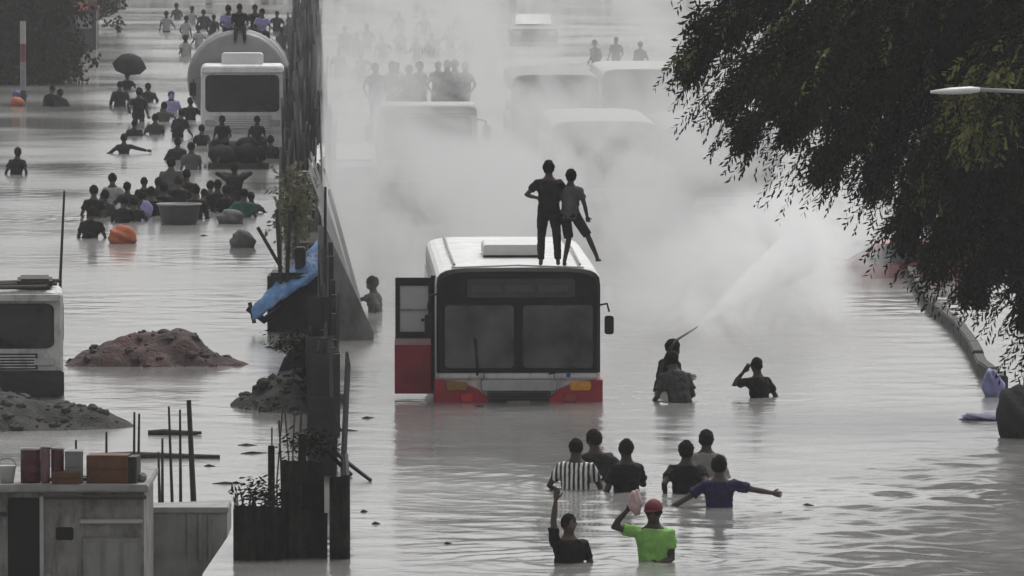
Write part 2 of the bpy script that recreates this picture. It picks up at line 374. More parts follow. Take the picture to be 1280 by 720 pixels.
    # side windows, one pane each
    for sgn in (-1, 1):
        k = 0; y = 1.5 if detail else .9
        while y < L - 1.2:
            B(min(sgn*1.246, sgn*1.262), max(sgn*1.246, sgn*1.262), y, y+1.15, .65, 1.55).obj('window', GLASS, root); y += 1.28
        for y in (2.4, L-3):
            m = MB(); m.tube([(sgn*1.0, y, -.62), (sgn*1.26, y, -.62)], .48, 20); tyre = m.obj('wheel', BLACK, root)
    mm = MB(); mm.tube([(1.22, .05, 1.45), (1.33, -.1, 1.48), (1.36, -.13, 1.36)], .016, 6); mr_ = mm.obj('mirror_arm', BLACK, root)
    m = MB(); m.loft([rrect(1.29, 1.43, 1.02, 1.3, .04, -.16), rrect(1.29, 1.43, 1.02, 1.3, .04, -.1)]); m.obj('mirror', BLACK, root)
    if not detail:
        m = MB(); m.loft([rrect(-1.43, -1.29, 1.02, 1.3, .04, -.16), rrect(-1.43, -1.29, 1.02, 1.3, .04, -.1)]); m.obj('mirror', BLACK, root)
    return body

pb = at(648, 502); sbus = pxm(502)
BUS = empty('stalled_bus', pb, HEAD, 'red and white city bus stalled in the flood with its side door hanging open', 'bus')
bus(BUS, WHITE, WHITE)
# roof hatch box and rails
m = MB(); m.loft([rrect(-.46, .46, 2.0, 2.22, .05, 2.9), rrect(-.46, .46, 2.0, 2.22, .05, 4.6)]); hb = m.obj('roof_vent', mat('vent_white', (.55, .55, .54), .5, .08, 4), BUS)
B(-.47, .47, 2.89, 2.9, 2.03, 2.06).obj('vent_gap', BLACK, hb)
for sgn in (-1, 1): MB().tube([(sgn*.95, .7, 2.03), (sgn*.97, 5, 2.06), (sgn*.95, 10.2, 2.04)], .018, 6).obj('roof_rail', STEEL, BUS)
MB().tube([(-1.0, .45, 1.995), (0, .42, 2.03), (1.0, .45, 1.995)], .014, 6).obj('rain_gutter', mat('gutter_grey', (.35, .35, .35), .5, .1, 5), BUS)
for xx in (-.52, .54): B(xx - .006, xx + .006, -.063, -.058, .352, .442).obj('panel_seam', BLACK, BUS)
B(-.17, .17, -.128, -.116, -.06, .02).obj('number_plate', mat('dull_plate', (.2, .19, .15), .6, .2, 9), BUS)
# open side door, hinged behind the front corner
dr = MB(); dr.box(-1.84, -1.26, .93, .98, .20, 1.80)
door = MB()
for q in ((-1.84, -1.77, .9, 1.82), (-1.34, -1.25, .9, 1.82), (-1.77, -1.34, 1.70, 1.82), (-1.77, -1.34, .9, 1.0)):
    door.box(q[0], q[1], .92, .98, q[2], q[3])
dm = door.obj('door', BLACK, BUS)
B(-1.77, -1.34, .945, .955, 1.0, 1.7).obj('pane', mat('pale_pane', (.42, .42, .42), .15, .05, 3), dm)
B(-1.77, -1.34, .925, .94, 1.32, 1.345).obj('glazing_bar', STEEL, dm)
B(-1.45, -1.36, .9, .925, 1.16, 1.2).obj('handle', BLACK, dm)
B(-1.85, -1.25, .925, .975, .80, .9).obj('waist_strip', mat('pinkish_strip', (.45, .3, .31), .5, .1, 5), dm)
B(-1.85, -1.25, .915, .985, .06, .80).obj('lower_panel', RED, dm)
B(-1.3, -1.22, .9, 1.05, .1, 1.85).obj('hinge_post', BLACK, BUS)
MB().tube([(-1.2, .1, 1.62), (-1.33, .0, 1.6), (-1.36, .0, 1.4)], .018, 6).obj('mirror_arm', BLACK, BUS)
m = MB(); m.loft([rrect(-1.41, -1.3, .98, 1.32, .04, -.05), rrect(-1.41, -1.3, .98, 1.32, .04, .02)]); m.obj('mirror', BLACK, BUS)

pale_bus = mat('pale_far_paint', (.4, .4, .39), .5, .1, 2); grey_bus = mat('grey_far_paint', (.13, .13, .13), .5, .1, 2)
far_specs = [(7.0, 186, pale_bus, 'pale bus jammed in mist straight behind the stalled red bus'),
             (9.55, 184, grey_bus, 'dark grey bus jammed in mist alongside the tree crown'),
             (7.1, 226, grey_bus, 'grey bus in mist behind the pale jammed bus, nearer the median'),
             (9.9, 232, pale_bus, 'pale bus in mist behind the dark grey jammed bus')]
protos = {}
for u, v, mt, lab in far_specs:
    if mt.name not in protos:
        r = empty('jammed_bus', road(u, v), HEAD, lab, 'bus'); bus(r, mt, mt, False); protos[mt.name] = r
    else:
        r = copy_tree(protos[mt.name]); r.location = road(u, v); r['label'] = lab

def truck(root, cab_m, low_m, L=6.0, load='tank', tank_m=None):
    """cab front on y=0, water at z=0, cab roof at 2.03"""
    pts = rrect(-1.24, 1.24, -.7, 2.03, .16, 0)
    m = MB(); m.loft([rrect(-1.2, 1.2, -.68, 1.98, .16, 0), rrect(-1.24, 1.24, -.7, 2.03, .16, .08), rrect(-1.24, 1.24, -.7, 2.03, .16, 1.8)]); m.obj('cab', cab_m, root)
    m = MB(); m.loft([rrect(-1.1, 1.1, .62, 1.72, .14, -.012), rrect(-1.08, 1.08, .64, 1.70, .14, -.03)]); ws = m.obj('windscreen', GLASS, root)
    MB().tube([(-.05, -.045, .64), (-.55, -.045, .85)], .015, 5).obj('wiper', BLACK, ws); MB().tube([(.75, -.045, .64), (.25, -.045, .85)], .015, 5).obj('wiper', BLACK, ws)
    m = MB(); m.loft([rrect(-1.2, 1.2, 1.77, 1.95, .05, -.0), rrect(-1.2, 1.2, 1.8, 1.95, .05, -.16)]); m.obj('sun_visor', cab_m, root)
    gr = B(-.85, .85, -.04, .0, .12, .5).obj('grille', low_m, root)
    for k in range(5): B(-.82, .82, -.06, -.04, .15 + k*.07, .18 + k*.07).obj('slat', cab_m, gr)
    B(-1.25, 1.25, -.1, .05, -.55, .08).obj('bumper', low_m, root, bevel=.03)
    for sgn in (-1, 1):
        m = MB(); m.loft([rrect(-.16, .16, -.09, .09, .04, 0), rrect(-.15, .15, -.08, .08, .04, -.04)]); m.obj('headlight', mat('lamp_glass', (.4, .4, .4), .15, .1, 5), root, loc=(sgn*.95, -.02, .3))
        MB().tube([(sgn*1.2, .1, 1.65), (sgn*1.45, -.05, 1.6), (sgn*1.45, -.05, 1.0)], .02, 6).obj('mirror_arm', BLACK, root)
        m = MB(); m.loft([rrect(-.1, .1, -.2, .2, .03, 0), rrect(-.1, .1, -.2, .2, .03, .06)]); m.obj('mirror', mat('mirror_shell', (.45, .45, .45), .3, .1, 4) if sgn > 0 else BLACK, root, loc=(sgn*1.47, -.09, 1.3))
        B(min(sgn*1.241, sgn*1.25), max(sgn*1.241, sgn*1.25), .35, 1.3, .8, 1.6).obj('window', GLASS, root)
        for y in (.9, L-1.2):
            MB().tube([(sgn*.95, y, -.6), (sgn*1.25, y, -.6)], .5, 18).obj('wheel', BLACK, root)
    B(-.45, .45, 1.8, L+.2, -.3, -.05).obj('chassis', BLACK, root)
    if load == 'tank':
        rings = []
        for y, q in ((2.0, .6), (2.06, .93), (2.25, 1.0), (L*.5+1, 1.0), (L+1.8, 1.0), (L+1.95, .9)):
            rings.append([(-.14 + 1.5*q*math.cos(2*math.pi*k/28), y, 1.55 + 1.42*q*math.sin(2*math.pi*k/28)) for k in range(28)])
        m = MB(); m.loft(rings); t = m.obj('tank', tank_m or STEEL, root, smooth=True)
        for y in (2.3, L*.5+1, L+1.7):
            MB().tube([(-.14 + 1.51*math.cos(2*math.pi*k/28), y, 1.55 + 1.43*math.sin(2*math.pi*k/28)) for k in range(29)], .03, 6).obj('hoop', mat('pale_hoop', (.45, .45, .45), .4, .1, 4), t)
        MB().tube([(-.14, 3.6, 2.9), (-.14, 3.6, 3.08)], .3, 16).obj('hatch', STEEL, t)
        m = MB(); m.loft([rrect(-.62, .62, 1.98, 2.36, .1, .25), rrect(-.62, .62, 1.98, 2.36, .1, 1.3)]); m.obj('roof_box', mat('bright_white_paint', (.72, .72, .72), .4, .05, 2), root)
    else:
        for sgn in (-1, 1):
            for k in range(4): B(min(sgn*1.2, sgn*1.24), max(sgn*1.2, sgn*1.24), 1.95, L+2, .0 + k*.32, .29 + k*.32).obj('side_board', mat('truck_board', (.1, .095, .09), .8, .3, 3, .2), root)
        B(-1.2, 1.2, 1.95, L+2, -.05, .0).obj('load_bed', WOOD, root)
        if root.name.startswith('cargo'): B(-1.17, 1.17, 2.05, L+1.9, .0, 1.3).obj('cargo', mat('cargo_cover', (.06, .06, .06), .9, .3, 2, .4), root, bevel=.08)
        B(-1.2, 1.2, 1.95, 2.0, .0, 1.35).obj('headboard', mat('truck_board', (.1, .1, .1)), root)

TK = empty('tanker_truck', at(303, 166), HEAD, 'white tanker truck with a round grey tank and people on top', 'truck')
truck(TK, mat('white_truck_paint', (.74, .74, .74), .4, .08, 2, dirt=((.3, .29, .27), .4, 4)), mat('dim_white', (.45, .45, .45), .5, .2, 3), 6, 'tank', mat('tank_grey', (.2, .2, .2), .5, .15, 2))
MT = empty('cargo_truck', road(3.05, 199), HEAD, 'open cargo truck in mist with people standing on its bed', 'truck')
truck(MT, pale_bus, grey_bus, 6, 'bed')
LT = empty('stranded_lorry', at(-30, 505) + Vector((0, 1.2, .37)), HEAD + R(2), 'white cabbed lorry with a dark front stranded beside the rubble bank', 'truck')
truck(LT, mat('dirty_white_paint', (.5, .5, .49), .5, .15, 2, dirt=((.12, .12, .11), .7, 5)), DARKM, 5, 'bed')
for k in range(5):
    MB().tube([(-1.1 + .02*k, -.1 + .3*k, 2.09 + .035*(k % 2)), (1.0 + .05*k, .1 + .28*k, 2.12 + .05*(k % 3))], .05, 7).obj('roof_timber', WOOD, LT)
B(.55, 1.08, .2, 1.5, 2.05, 2.3).obj('roof_bundle', WOOD, LT, bevel=.05)
LT.scale = (1, 1, .62)
for ch in list(LT.children):
    if ch.name.startswith('mirror') and max(v.co.x + ch.location.x for v in ch.data.vertices) > 1.3: bpy.data.objects.remove(ch)

def car(root, m_, L=4.0):
    prof = [(-.75, 0), (.35, 0), (.42, .05), (.48, 1.0), (.86, 1.75), (.9, 2.9), (.55, 3.75), (.4, L), (-.75, L)]
    def sect(w):
        return [(w*(1 if z < .5 else .84), y, z) for z, y in prof]
    a = sect(.84); c = [(-x, y, z) for x, y, z in a]; k = len(a)
    m = MB(); m.add(a + c, [tuple(range(k)), tuple(range(2*k-1, k-1, -1))] + [(i, (i+1) % k, (i+1) % k + k, i+k) for i in range(k)]); m.obj('body', m_, root, bevel=.05)
    m = MB(); m.add([(-.66, 1.08, .54), (.66, 1.08, .54), (.6, 1.67, .845), (-.6, 1.67, .845)], [(0, 1, 2, 3)]); w_ = m.obj('windscreen', GLASS, root); w_.location.z = .02
    for s in (-1, 1):
        m = MB(); m.add([(s*.86, 1.3, .5), (s*.86, 3.5, .5), (s*.74, 2.85, .85), (s*.74, 1.85, .85)], [(0, 1, 2, 3)]); m.obj('window', GLASS, root)
        MB().tube([(s*.6, .7, -.7), (s*.85, .7, -.7)], .3, 14).obj('wheel', BLACK, root); MB().tube([(s*.6, L-.8, -.7), (s*.85, L-.8, -.7)], .3, 14).obj('wheel', BLACK, root)
        m = MB(); m.loft([rrect(-.14, .14, -.07, .07, .03, 0), rrect(-.13, .13, -.06, .06, .03, -.03)]); m.obj('headlight', mat('lamp_glass', (.4, .4, .4)), root, loc=(s*.6, -.005, .26))
C1 = empty('white_car', road(1.0, 200), HEAD, 'white car with water up to its bonnet beside the hoarding', 'car'); car(C1, mat('car_white', (.6, .6, .62), .35, .05, 2))
C2 = empty('far_car', at(668, 52), HEAD, 'dark car stranded far off in the pale mist', 'car'); car(C2, grey_bus)
C2.scale = (1.25, 1.25, 1.35)
C3 = empty('red_car', at(1000, 346) + Vector((-.3, 0, -.2)), HEAD + R(-78), 'red car sunk to its windows under the tree', 'car'); car(C3, mat('car_red', (.28, .06, .065), .4, .12, 2))
# ================================================================== people
APPLY = []          # (object, voxel) remeshed together at the end
SHIRT = {
 'black': mat('black_cloth', (.009, .009, .01), .8, .3, 5, .3, spec=.12), 'charcoal': mat('charcoal_cloth', (.02, .02, .022), .8, .3, 5, .3, spec=.12),
 'charcoal2': mat('slate_cloth', (.045, .046, .048), .8, .3, 5, .3, spec=.12), 'grey': mat('grey_cloth', (.2, .19, .18), .8, .2, 5, .3, spec=.12),
 'greyd': mat('dark_grey_cloth', (.085, .085, .085), .8, .25, 5, .3, spec=.12), 'navy': mat('navy_cloth', (.02, .019, .058), .8, .3, 5, .3, spec=.12),
 'green': mat('lime_cloth', (.21, .42, .11), .8, .15, 5, .3, spec=.12), 'lavender': mat('lavender_cloth', (.3, .28, .5), .8, .2, 5, .3, spec=.12),
 'pale': mat('pale_cloth', (.36, .36, .36), .8, .2, 5, .3, spec=.12), 'maroon': mat('maroon_cloth', (.075, .022, .03), .8, .3, 5, .3, spec=.12),
 'teal': mat('teal_cloth', (.03, .11, .085), .8, .3, 5, .3, spec=.12), 'denim': mat('dark_trouser_cloth', (.02, .02, .023), .85, .3, 5, .3, spec=.12),
 'striped': stripes('striped_cloth', (.02, .02, .022), (.62, .62, .6), 5.2), 'orange': mat('orange_cloth', (.42, .13, .07), .8, .2, 5, .3, spec=.12)}
SKIN = [mat('brown_skin_%d' % i, c, .6, .12, 6, spec=.25) for i, c in enumerate([(.05, .034, .026), (.038, .026, .02), (.075, .052, .04)])]
HAIR = mat('black_hair', (.006, .006, .006), .9, .4, 30, .8, spec=.15)

def ik(s, t, l1, l2, pole):
    s, t, pole = Vector(s), Vector(t), Vector(pole)
    d = t - s; D = min(d.length, (l1+l2)*.995); dn = d.normalized()
    a = (l1*l1 - l2*l2 + D*D)/(2*D); h = math.sqrt(max(0, l1*l1 - a*a))
    side = (pole - dn*pole.dot(dn)).normalized()
    return s + dn*a + side*h, s + dn*D
def ell(c, rx, ry, up, n=14, fwd=None):
    rgt = Vector((1, 0, 0)); f = up.cross(rgt).normalized()
    return [c + rgt*rx*math.copysign(abs(math.cos(t))**.8, math.cos(t)) + f*ry*math.copysign(abs(math.sin(t))**.9, math.sin(t)) for t in [2*math.pi*k/n for k in range(n)]]
def hand_geo(mb, wrist, dirn, palm_n, sgn, curl=.5, sc=1.0):
    d = Vector(dirn).normalized(); nrm = Vector(palm_n); nrm = (nrm - d*nrm.dot(d)).normalized(); sd = d.cross(nrm).normalized()*sgn
    w = Vector(wrist)
    rings = []
    for t, wd, th in ((-.01, .026, .02), (.03, .036, .017), (.075, .041, .014), (.09, .038, .011)):
        c = w + d*t*sc; rings.append([c + (sd*math.cos(a)*wd + nrm*math.sin(a)*th)*sc for a in [2*math.pi*k/8 for k in range(8)]])
    mb.loft(rings)
    for k, (off, ln) in enumerate(((-.03, .058), (-.01, .074), (.011, .08), (.031, .07))):
        p0 = w + (d*.082 + sd*off)*sc; c1 = curl*.5; 
        p1 = p0 + (d*math.cos(c1) + nrm*math.sin(c1))*ln*.45*sc; c2 = curl*1.3
        p2 = p1 + (d*math.cos(c2) + nrm*math.sin(c2))*ln*.33*sc; c3 = curl*2.0
        p3 = p2 + (d*math.cos(c3) + nrm*math.sin(c3))*ln*.25*sc
        mb.tube([p0, p1, p2, p3], [.0095*sc, .009*sc, .008*sc, .006*sc], 6)
    p0 = w + (d*.02 + sd*.026)*sc; p1 = p0 + (d*.03 + sd*.028 + nrm*.01)*sc; p2 = p1 + (d*.032 + sd*.006 + nrm*.014)*sc
    mb.tube([p0, p1, p2], [.013*sc, .011*sc, .008*sc], 6)

POSES = {  # hand targets relative to the feet of a 1.7 m figure facing +y (right is +x), elbow poles
 'down':  dict(l=(-.30, .10, .92), r=(.30, .12, .92)),
 'down2': dict(l=(-.36, .30, .98), r=(.34, .26, .95), pl=(-1, -.4, 0), pr=(1, -.4, 0), lean=8),
 'down3': dict(l=(-.24, .26, 1.04), r=(.33, -.02, .93), pl=(-1, -.3, 0), lean=5),
 'down4': dict(l=(-.40, .08, .96), r=(.22, .30, 1.08), pr=(1, -.2, -.2), lean=3, head=10),
 'carry': dict(l=(-.26, .22, .98), r=(.30, .30, 1.20), pr=(.6, -.3, -1)),
 'spread': dict(l=(-.62, .18, 1.02), r=(.70, .10, 1.22), pl=(0, -1, -.4), pr=(0, -1, -.2)),
 'raise': dict(l=(-.30, .15, .95), r=(.20, .06, 1.98), pr=(1, .2, 0)),
 'hold':  dict(l=(-.10, .26, 1.03), r=(.28, .10, 1.62), pr=(1, .3, -.6)),
 'hose':  dict(l=(-.10, .42, 1.22), r=(.14, .30, 1.16), lean=14),
 'hunch': dict(l=(-.22, .38, .98), r=(.22, .38, .98), lean=22, head=8),
 'headhand': dict(l=(-.17, .20, 1.50), r=(.26, .2, .98), pl=(-.6, .8, -.8), lean=8),
 'reach': dict(l=(-.24, .1, .95), r=(.12, .62, 1.25), lean=5),
 'elbows': dict(l=(-.12, .16, 1.42), r=(.12, .16, 1.42), pl=(-1, 0, .1), pr=(1, 0, .1)),
 'roof1': dict(l=(-.17, .24, 1.10), r=(.13, .26, 1.12), pl=(-1, -.3, -.4), pr=(1, -.3, -.4), fl=(-.13, 0, 0), fr=(.15, .05, 0)),
 'roof2': dict(l=(-.24, .10, .84), r=(.28, .16, .86), lean=6, fl=(-.1, 0, 0), fr=(.50, .1, 0.02), pk=(.7, 1, .1)),
 'sit':   dict(l=(-.2, .3, 1.0), r=(.2, .3, 1.0), fl=(-.15, .42, .42), fr=(.15, .42, .42), lean=10),
}
def person(loc, rz, pose, shirt, label, group, H=1.7, vox=.02, sleeve=.62, trousers=False, hood=False, cap=None, cat='person', skin=None, full_hand=True):
    ps = POSES[pose]; k = H/1.7
    root = empty('person', loc, rz, label, cat, group)
    sk = SKIN[skin if skin is not None else random.randrange(3)]
    lean = R(ps.get('lean', 0)); hipz = .92
    j = random.uniform
    def T(p):                              # lean the upper body about the hips
        p = Vector(p); y, z = p.y, p.z - hipz
        if z < 0: return p
        q = min(1, z/.3); a = lean*q
        return Vector((p.x, y*math.cos(a) + z*math.sin(a), hipz + z*math.cos(a) - y*math.sin(a)))
    S = lambda p: Vector(p)*k
    up = Vector((0, math.sin(lean), math.cos(lean)))
    wd = j(.9, 1.12)
    TOR = ((.84, .15, .10), (.95, .165, .115), (1.06, .145, .10), (1.18, .155, .108), (1.29, .176, .115), (1.36, .165, .102), (1.405, .128, .085), (1.44, .082, .068), (1.47, .062, .062), (1.54, .058, .06))
    body = MB()
    body.loft([[S(q) for q in ell(T((0, 0, z)), a*wd, b_, up if z > hipz else Vector((0, 0, 1)))] for z, a, b_ in TOR])
    hc = T((0, .014, 1.572)); ht = R(ps.get('head', 0)) + lean*.6 + R(j(-6, 8)); hy = R(j(-18, 18))
    HM = Matrix.Translation(S(hc)) @ Euler((-ht, 0, hy)).to_matrix().to_4x4() @ Matrix.Scale(k, 4)
    hd = MB()
    def jaw(p):
        q = p.copy()
        if p.z < 0:
            q.x *= 1 + .28*p.z; q.y = p.y*(1 + .2*p.z) + .10*(-p.z)
        if p.y > .5 and abs(p.z) < .35: q.y *= .96
        return q
    hd.ball((0, 0, 0), (.081, .101, .122), 16, 12, jaw)
    hd.tube([(0, .085, .02), (0, .108, -.02), (0, .112, -.032), (0, .09, -.045)], [.008, .012, .014, .008], 6)
    for s_ in (-1, 1): hd.ball((s_*.078, -.005, -.005), (.012, .022, .032), 6, 5)
    hd.ball((0, .088, -.066), (.024, .012, .009), 8, 5)
    body.add([HM @ Vector(v) for v in hd.v], hd.f)
    # limbs
    sh = {}; hands = []
    for s_, key in ((-1, 'l'), (1, 'r')):
        s0 = T((s_*.172*wd, 0, 1.355)); tg = ps[key]; tg = Vector(tg) + Vector((j(-.02, .02), j(-.02, .02), j(-.02, .02)))
        tg = T(tg) if tg.z > 1.05 and pose in ('hose', 'hunch', 'sit') else tg
        e, h = ik(s0, tg, .29, .255, ps.get('p'+key, (s_*.5, -1, -.3)))
        sh[key] = (s0, e, h)
        body.tube([S(s0 + Vector((-s_*.05, 0, -.005))), S(s0), S(s0.lerp(e, .5)), S(e), S(e.lerp(h, .35)), S(h)], [.058*k, .056*k, .048*k, .039*k, .040*k, .027*k], 10)
        d = (h - e).normalized()
        hands.append((S(h), d, (Vector((0, 1, -.2)) if abs(d.y) < .8 else Vector((-s_, 0, 0))), s_))
        hip = Vector((s_*.09, 0, .90)); ft = Vector(ps.get('f'+key, (s_*.11, 0, 0)))
        an = ft + Vector((0, 0, .085)); kn, an = ik(hip, an, .425, .415, ps.get('pk', (s_*.1, 1, 0)))
        body.tube([S(hip), S(hip.lerp(kn, .4)), S(kn), S(kn.lerp(an, .3)), S(an), S(an + Vector((0, 0, -.03)))], [.085*k, .077*k, .052*k, .053*k, .036*k, .036*k], 10)
        body.tube([S(an + Vector((0, -.05, -.045))), S(an + Vector((0, .05, -.04))), S(an + Vector((s_*.02, .18, -.06)))], [.034*k, .036*k, .024*k], 8)
        sh['leg'+key] = (hip, kn, an)
    bo = body.obj('body', sk, root, True)
    hm = MB()
    for h_, d, pn, s_ in hands: hand_geo(hm, h_, d, pn, s_, .55, k)
    APPLY.append((bo, vox, hm, sk, .0))
    # shirt
    if shirt:
        sm = MB(); inf = .017
        hem = [(z, a+inf, b_+inf) for z, a, b_ in TOR if z < 1.44]; hem[0] = (.84, .175, .125)
        sm.loft([[S(q) for q in ell(T((0, 0, z)), a*wd, b_, up if z > hipz else Vector((0, 0, 1)))] for z, a, b_ in hem])
        for s_, key in ((-1, 'l'), (1, 'r')):
            s0, e, h = sh[key]
            if sleeve <= 1:
                sm.tube([S(s0 + Vector((-s_*.06, 0, -.005))), S(s0), S(s0.lerp(e, sleeve*.6)), S(s0.lerp(e, sleeve))], [.066*k, .069*k, .068*k, .071*k], 10)
            else:
                sm.tube([S(s0 + Vector((-s_*.06, 0, -.005))), S(s0), S(e), S(e.lerp(h, .85))], [.072*k, .072*k, .056*k, .046*k], 10)
        APPLY.append((sm.obj('shirt', SHIRT[shirt], root, True), vox*1.05, None, None, .011))
    if trousers:
        tm = MB()
        tm.loft([[S(q) for q in ell(Vector((0, 0, z)), a, b_, Vector((0, 0, 1)))] for z, a, b_ in ((.82, .165, .12), (.90, .178, .128), (.98, .168, .122))])
        for key in 'lr':
            hip, kn, an = sh['leg'+key]
            if trousers == 'long': tm.tube([S(hip + Vector((0, 0, .02))), S(hip.lerp(kn, .4)), S(kn), S(kn.lerp(an, .95))], [.1*k, .095*k, .072*k, .06*k], 10)
            else: tm.tube([S(hip + Vector((0, 0, .02))), S(hip.lerp(kn, .4)), S(hip.lerp(kn, .98))], [.1*k, .097*k, .086*k], 10)
        APPLY.append((tm.obj('trousers', SHIRT['denim'], root, True), vox, None, None, .005))
    # hair
    hr = MB(); nz = [j(.9, 1.12) for _ in range(400)]; it = iter(range(400))
    hs_ = j(.96, 1.1)
    hr.ball((0, -.018, .034), (.092*hs_, .108*hs_, .108*hs_), 22, 15, lambda p: p*(nz[next(it) % 400]) if p.z > -.75 else p)
    hv = MB(); hv.add([HM @ Vector(v) for v in hr.v], hr.f)
    hv.obj('hair', HAIR, root, True)
    if hood:
        hh = MB(); hh.ball((0, -.02, .0), (.1, .115, .15), 14, 10); hq = MB(); hq.add([HM @ Vector(v) for v in hh.v], hh.f); hq.obj('hood', SHIRT[shirt], root, True)
    if cap:
        cb = MB(); cb.ball((0, -.014, .05), (.104, .122, .112), 14, 10, lambda p: Vector((p.x, p.y, max(p.z, -.1)))); cb.loft([[(math.cos(a)*.075, .09 + math.sin(a)*.075, z) for a in [2*math.pi*q/10 for q in range(10)]] for z in (.045, .055)])
        cq = MB(); cq.add([HM @ Vector(v) for v in cb.v], cb.f); cq.obj('cap', cap, root, True)
    for s_ in (-1, 1):
        eb = MB(); eb.ball((s_*.03, .083, .015), (.011, .007, .006), 6, 5); eq = MB(); eq.add([HM @ Vector(v) for v in eb.v], eb.f); eq.obj('eye', mat('eye_dark', (.05, .045, .04), .2, .1, 3), root, True)
    root['head'] = 0; del root['head']
    return root

BED = -1.1
for (x, yw, yh, face, pose, shirt, label, group) in P_:
    s = pxm(yw); p = at(x, yw)
    top = (yw - yh)/s                       # metres of the figure standing out of the water
    hpose = {'hunch': 1.62, 'hose': 1.66, 'headhand': 1.68}.get(pose, 1.70)
    H = max(1.42, min(1.86, (top - BED)/hpose*1.7))
    z = top - H*hpose/1.7
    if pose == 'down':
        rj = random.uniform; el = random.choice([.25, .3, .4, 1.0])
        POSES['wade'] = dict(l=(-rj(.22, .36), rj(-.05, .36), rj(.84, 1.06)), r=(rj(.22, .36), rj(-.05, .36), rj(.84, 1.06)), pl=(-el, -1, -.5), pr=(random.choice([.25, .35, 1.0]), -1, -.5), lean=rj(0, 14), head=rj(-14, 16))
        pose = 'wade'
    person((p.x, p.y, z), R(-face) if True else 0, pose, shirt, label, group, H, .034 if s < 36 else (.026 if s < 62 else .017),
           sleeve=random.choice([.6, .7]) if shirt not in ('charcoal', 'grey') else 1.5, hood=(shirt == 'lavender'),
           cap=mat('red_cap', (.13, .012, .02), .8, .2, 6) if shirt == 'green' else None)
# the two on the bus roof
def on_bus(lx, ly, lz): 
    c, s_ = math.cos(HEAD), math.sin(HEAD); return Vector((pb.x + lx*c - ly*s_, pb.y + lx*s_ + ly*c, lz))
person(on_bus(.48, .75, 2.005), R(0), 'roof1', 'charcoal', 'person in long dark trousers standing on the bus roof, hands held together in front', 'people standing on the bus roof', 1.58, .015, trousers='long')
person(on_bus(.80, .75, 1.995), R(-12), 'roof2', 'greyd', 'person in knee length shorts on the bus roof with one leg thrust out', 'people standing on the bus roof', 1.46, .015, trousers='short')
# riders on the tanker and on the misty truck
c, s_ = math.cos(HEAD), math.sin(HEAD); tkp = at(303, 166)
for lx, ly, hz, sh_, lab in ((-.45, 3.0, 2.30, 'lavender', 'rider in lavender shirt on top of the grey tank'), (-.1, 2.4, 2.32, 'black', 'rider in black at the front of the grey tank'), (.55, 4.6, 2.24, 'lavender', 'rider in lavender on the far shoulder of the grey tank'),
                          (.35, 6.4, 2.3, 'charcoal', 'rider in charcoal sitting at the rear of the grey tank'), (-.5, 6.6, 2.25, 'greyd', 'rider in grey at the rear of the grey tank')):
    person((tkp.x + lx*c - ly*s_, tkp.y + lx*s_ + ly*c, hz - .12 - .16*abs(lx + .14)), R(180 + random.uniform(-25, 25)), 'sit', sh_, lab, 'riders on the tanker truck', 1.6, .03, trousers='long')
mp_ = road(3.05, 199)
for i in range(9):
    lx = -.85 + (i % 3)*.75 + .3*(i//3 - 1) + random.uniform(-.2, .2); ly = 2.6 + (i//3)*1.5 + random.uniform(-.3, .3)
    person((mp_.x + lx*c - ly*s_, mp_.y + lx*s_ + ly*c, 1.30), R(random.uniform(120, 240)), 'down', ['black', 'charcoal', 'greyd', 'pale', 'black', 'charcoal', 'pale', 'greyd', 'black'][i], 'passenger in %s standing on the truck load, %s row' % (['black', 'charcoal', 'dark grey', 'a pale shirt', 'black', 'charcoal', 'a pale shirt', 'dark grey', 'black'][i], ['front', 'middle', 'rear'][i//3]), 'passengers on the misty truck', random.uniform(1.55, 1.75), .034, trousers='long')

# evaluate every remesh at once, then freeze
def freeze():
    tex = bpy.data.textures.new('cloth_folds', 'CLOUDS'); tex.noise_scale = .075; tex.noise_depth = 3
    for o, v, hm, sk, fold in APPLY:
        r = o.modifiers.new('r', 'REMESH'); r.mode = 'VOXEL'; r.voxel_size = v; r.use_smooth_shade = True
        sm = o.modifiers.new('s', 'SMOOTH'); sm.factor = .5; sm.iterations = 2
        if fold:
            d = o.modifiers.new('d', 'DISPLACE'); d.texture = tex; d.strength = fold*4; d.mid_level = .5; d.texture_coords = 'GLOBAL'
    dg = bpy.context.evaluated_depsgraph_get(); dg.update()
    new = []
    for o, v, hm, sk, fold in APPLY:
        new.append(bpy.data.meshes.new_from_object(o.evaluated_get(dg), preserve_all_data_layers=False, depsgraph=dg))
    for (o, v, hm, sk, fold), nm in zip(APPLY, new):
        old = o.data; o.modifiers.clear(); nm.name = old.name
        if hm:
            bm = bmesh.new(); bm.from_mesh(nm); t = hm.mesh('h', sk, True); bm.from_mesh(t); bm.to_mesh(nm); bm.free(); bpy.data.meshes.remove(t)
        nm.polygons.foreach_set('use_smooth', [True]*len(nm.polygons))
        o.data = nm
        if not nm.materials: nm.materials.append(sk)
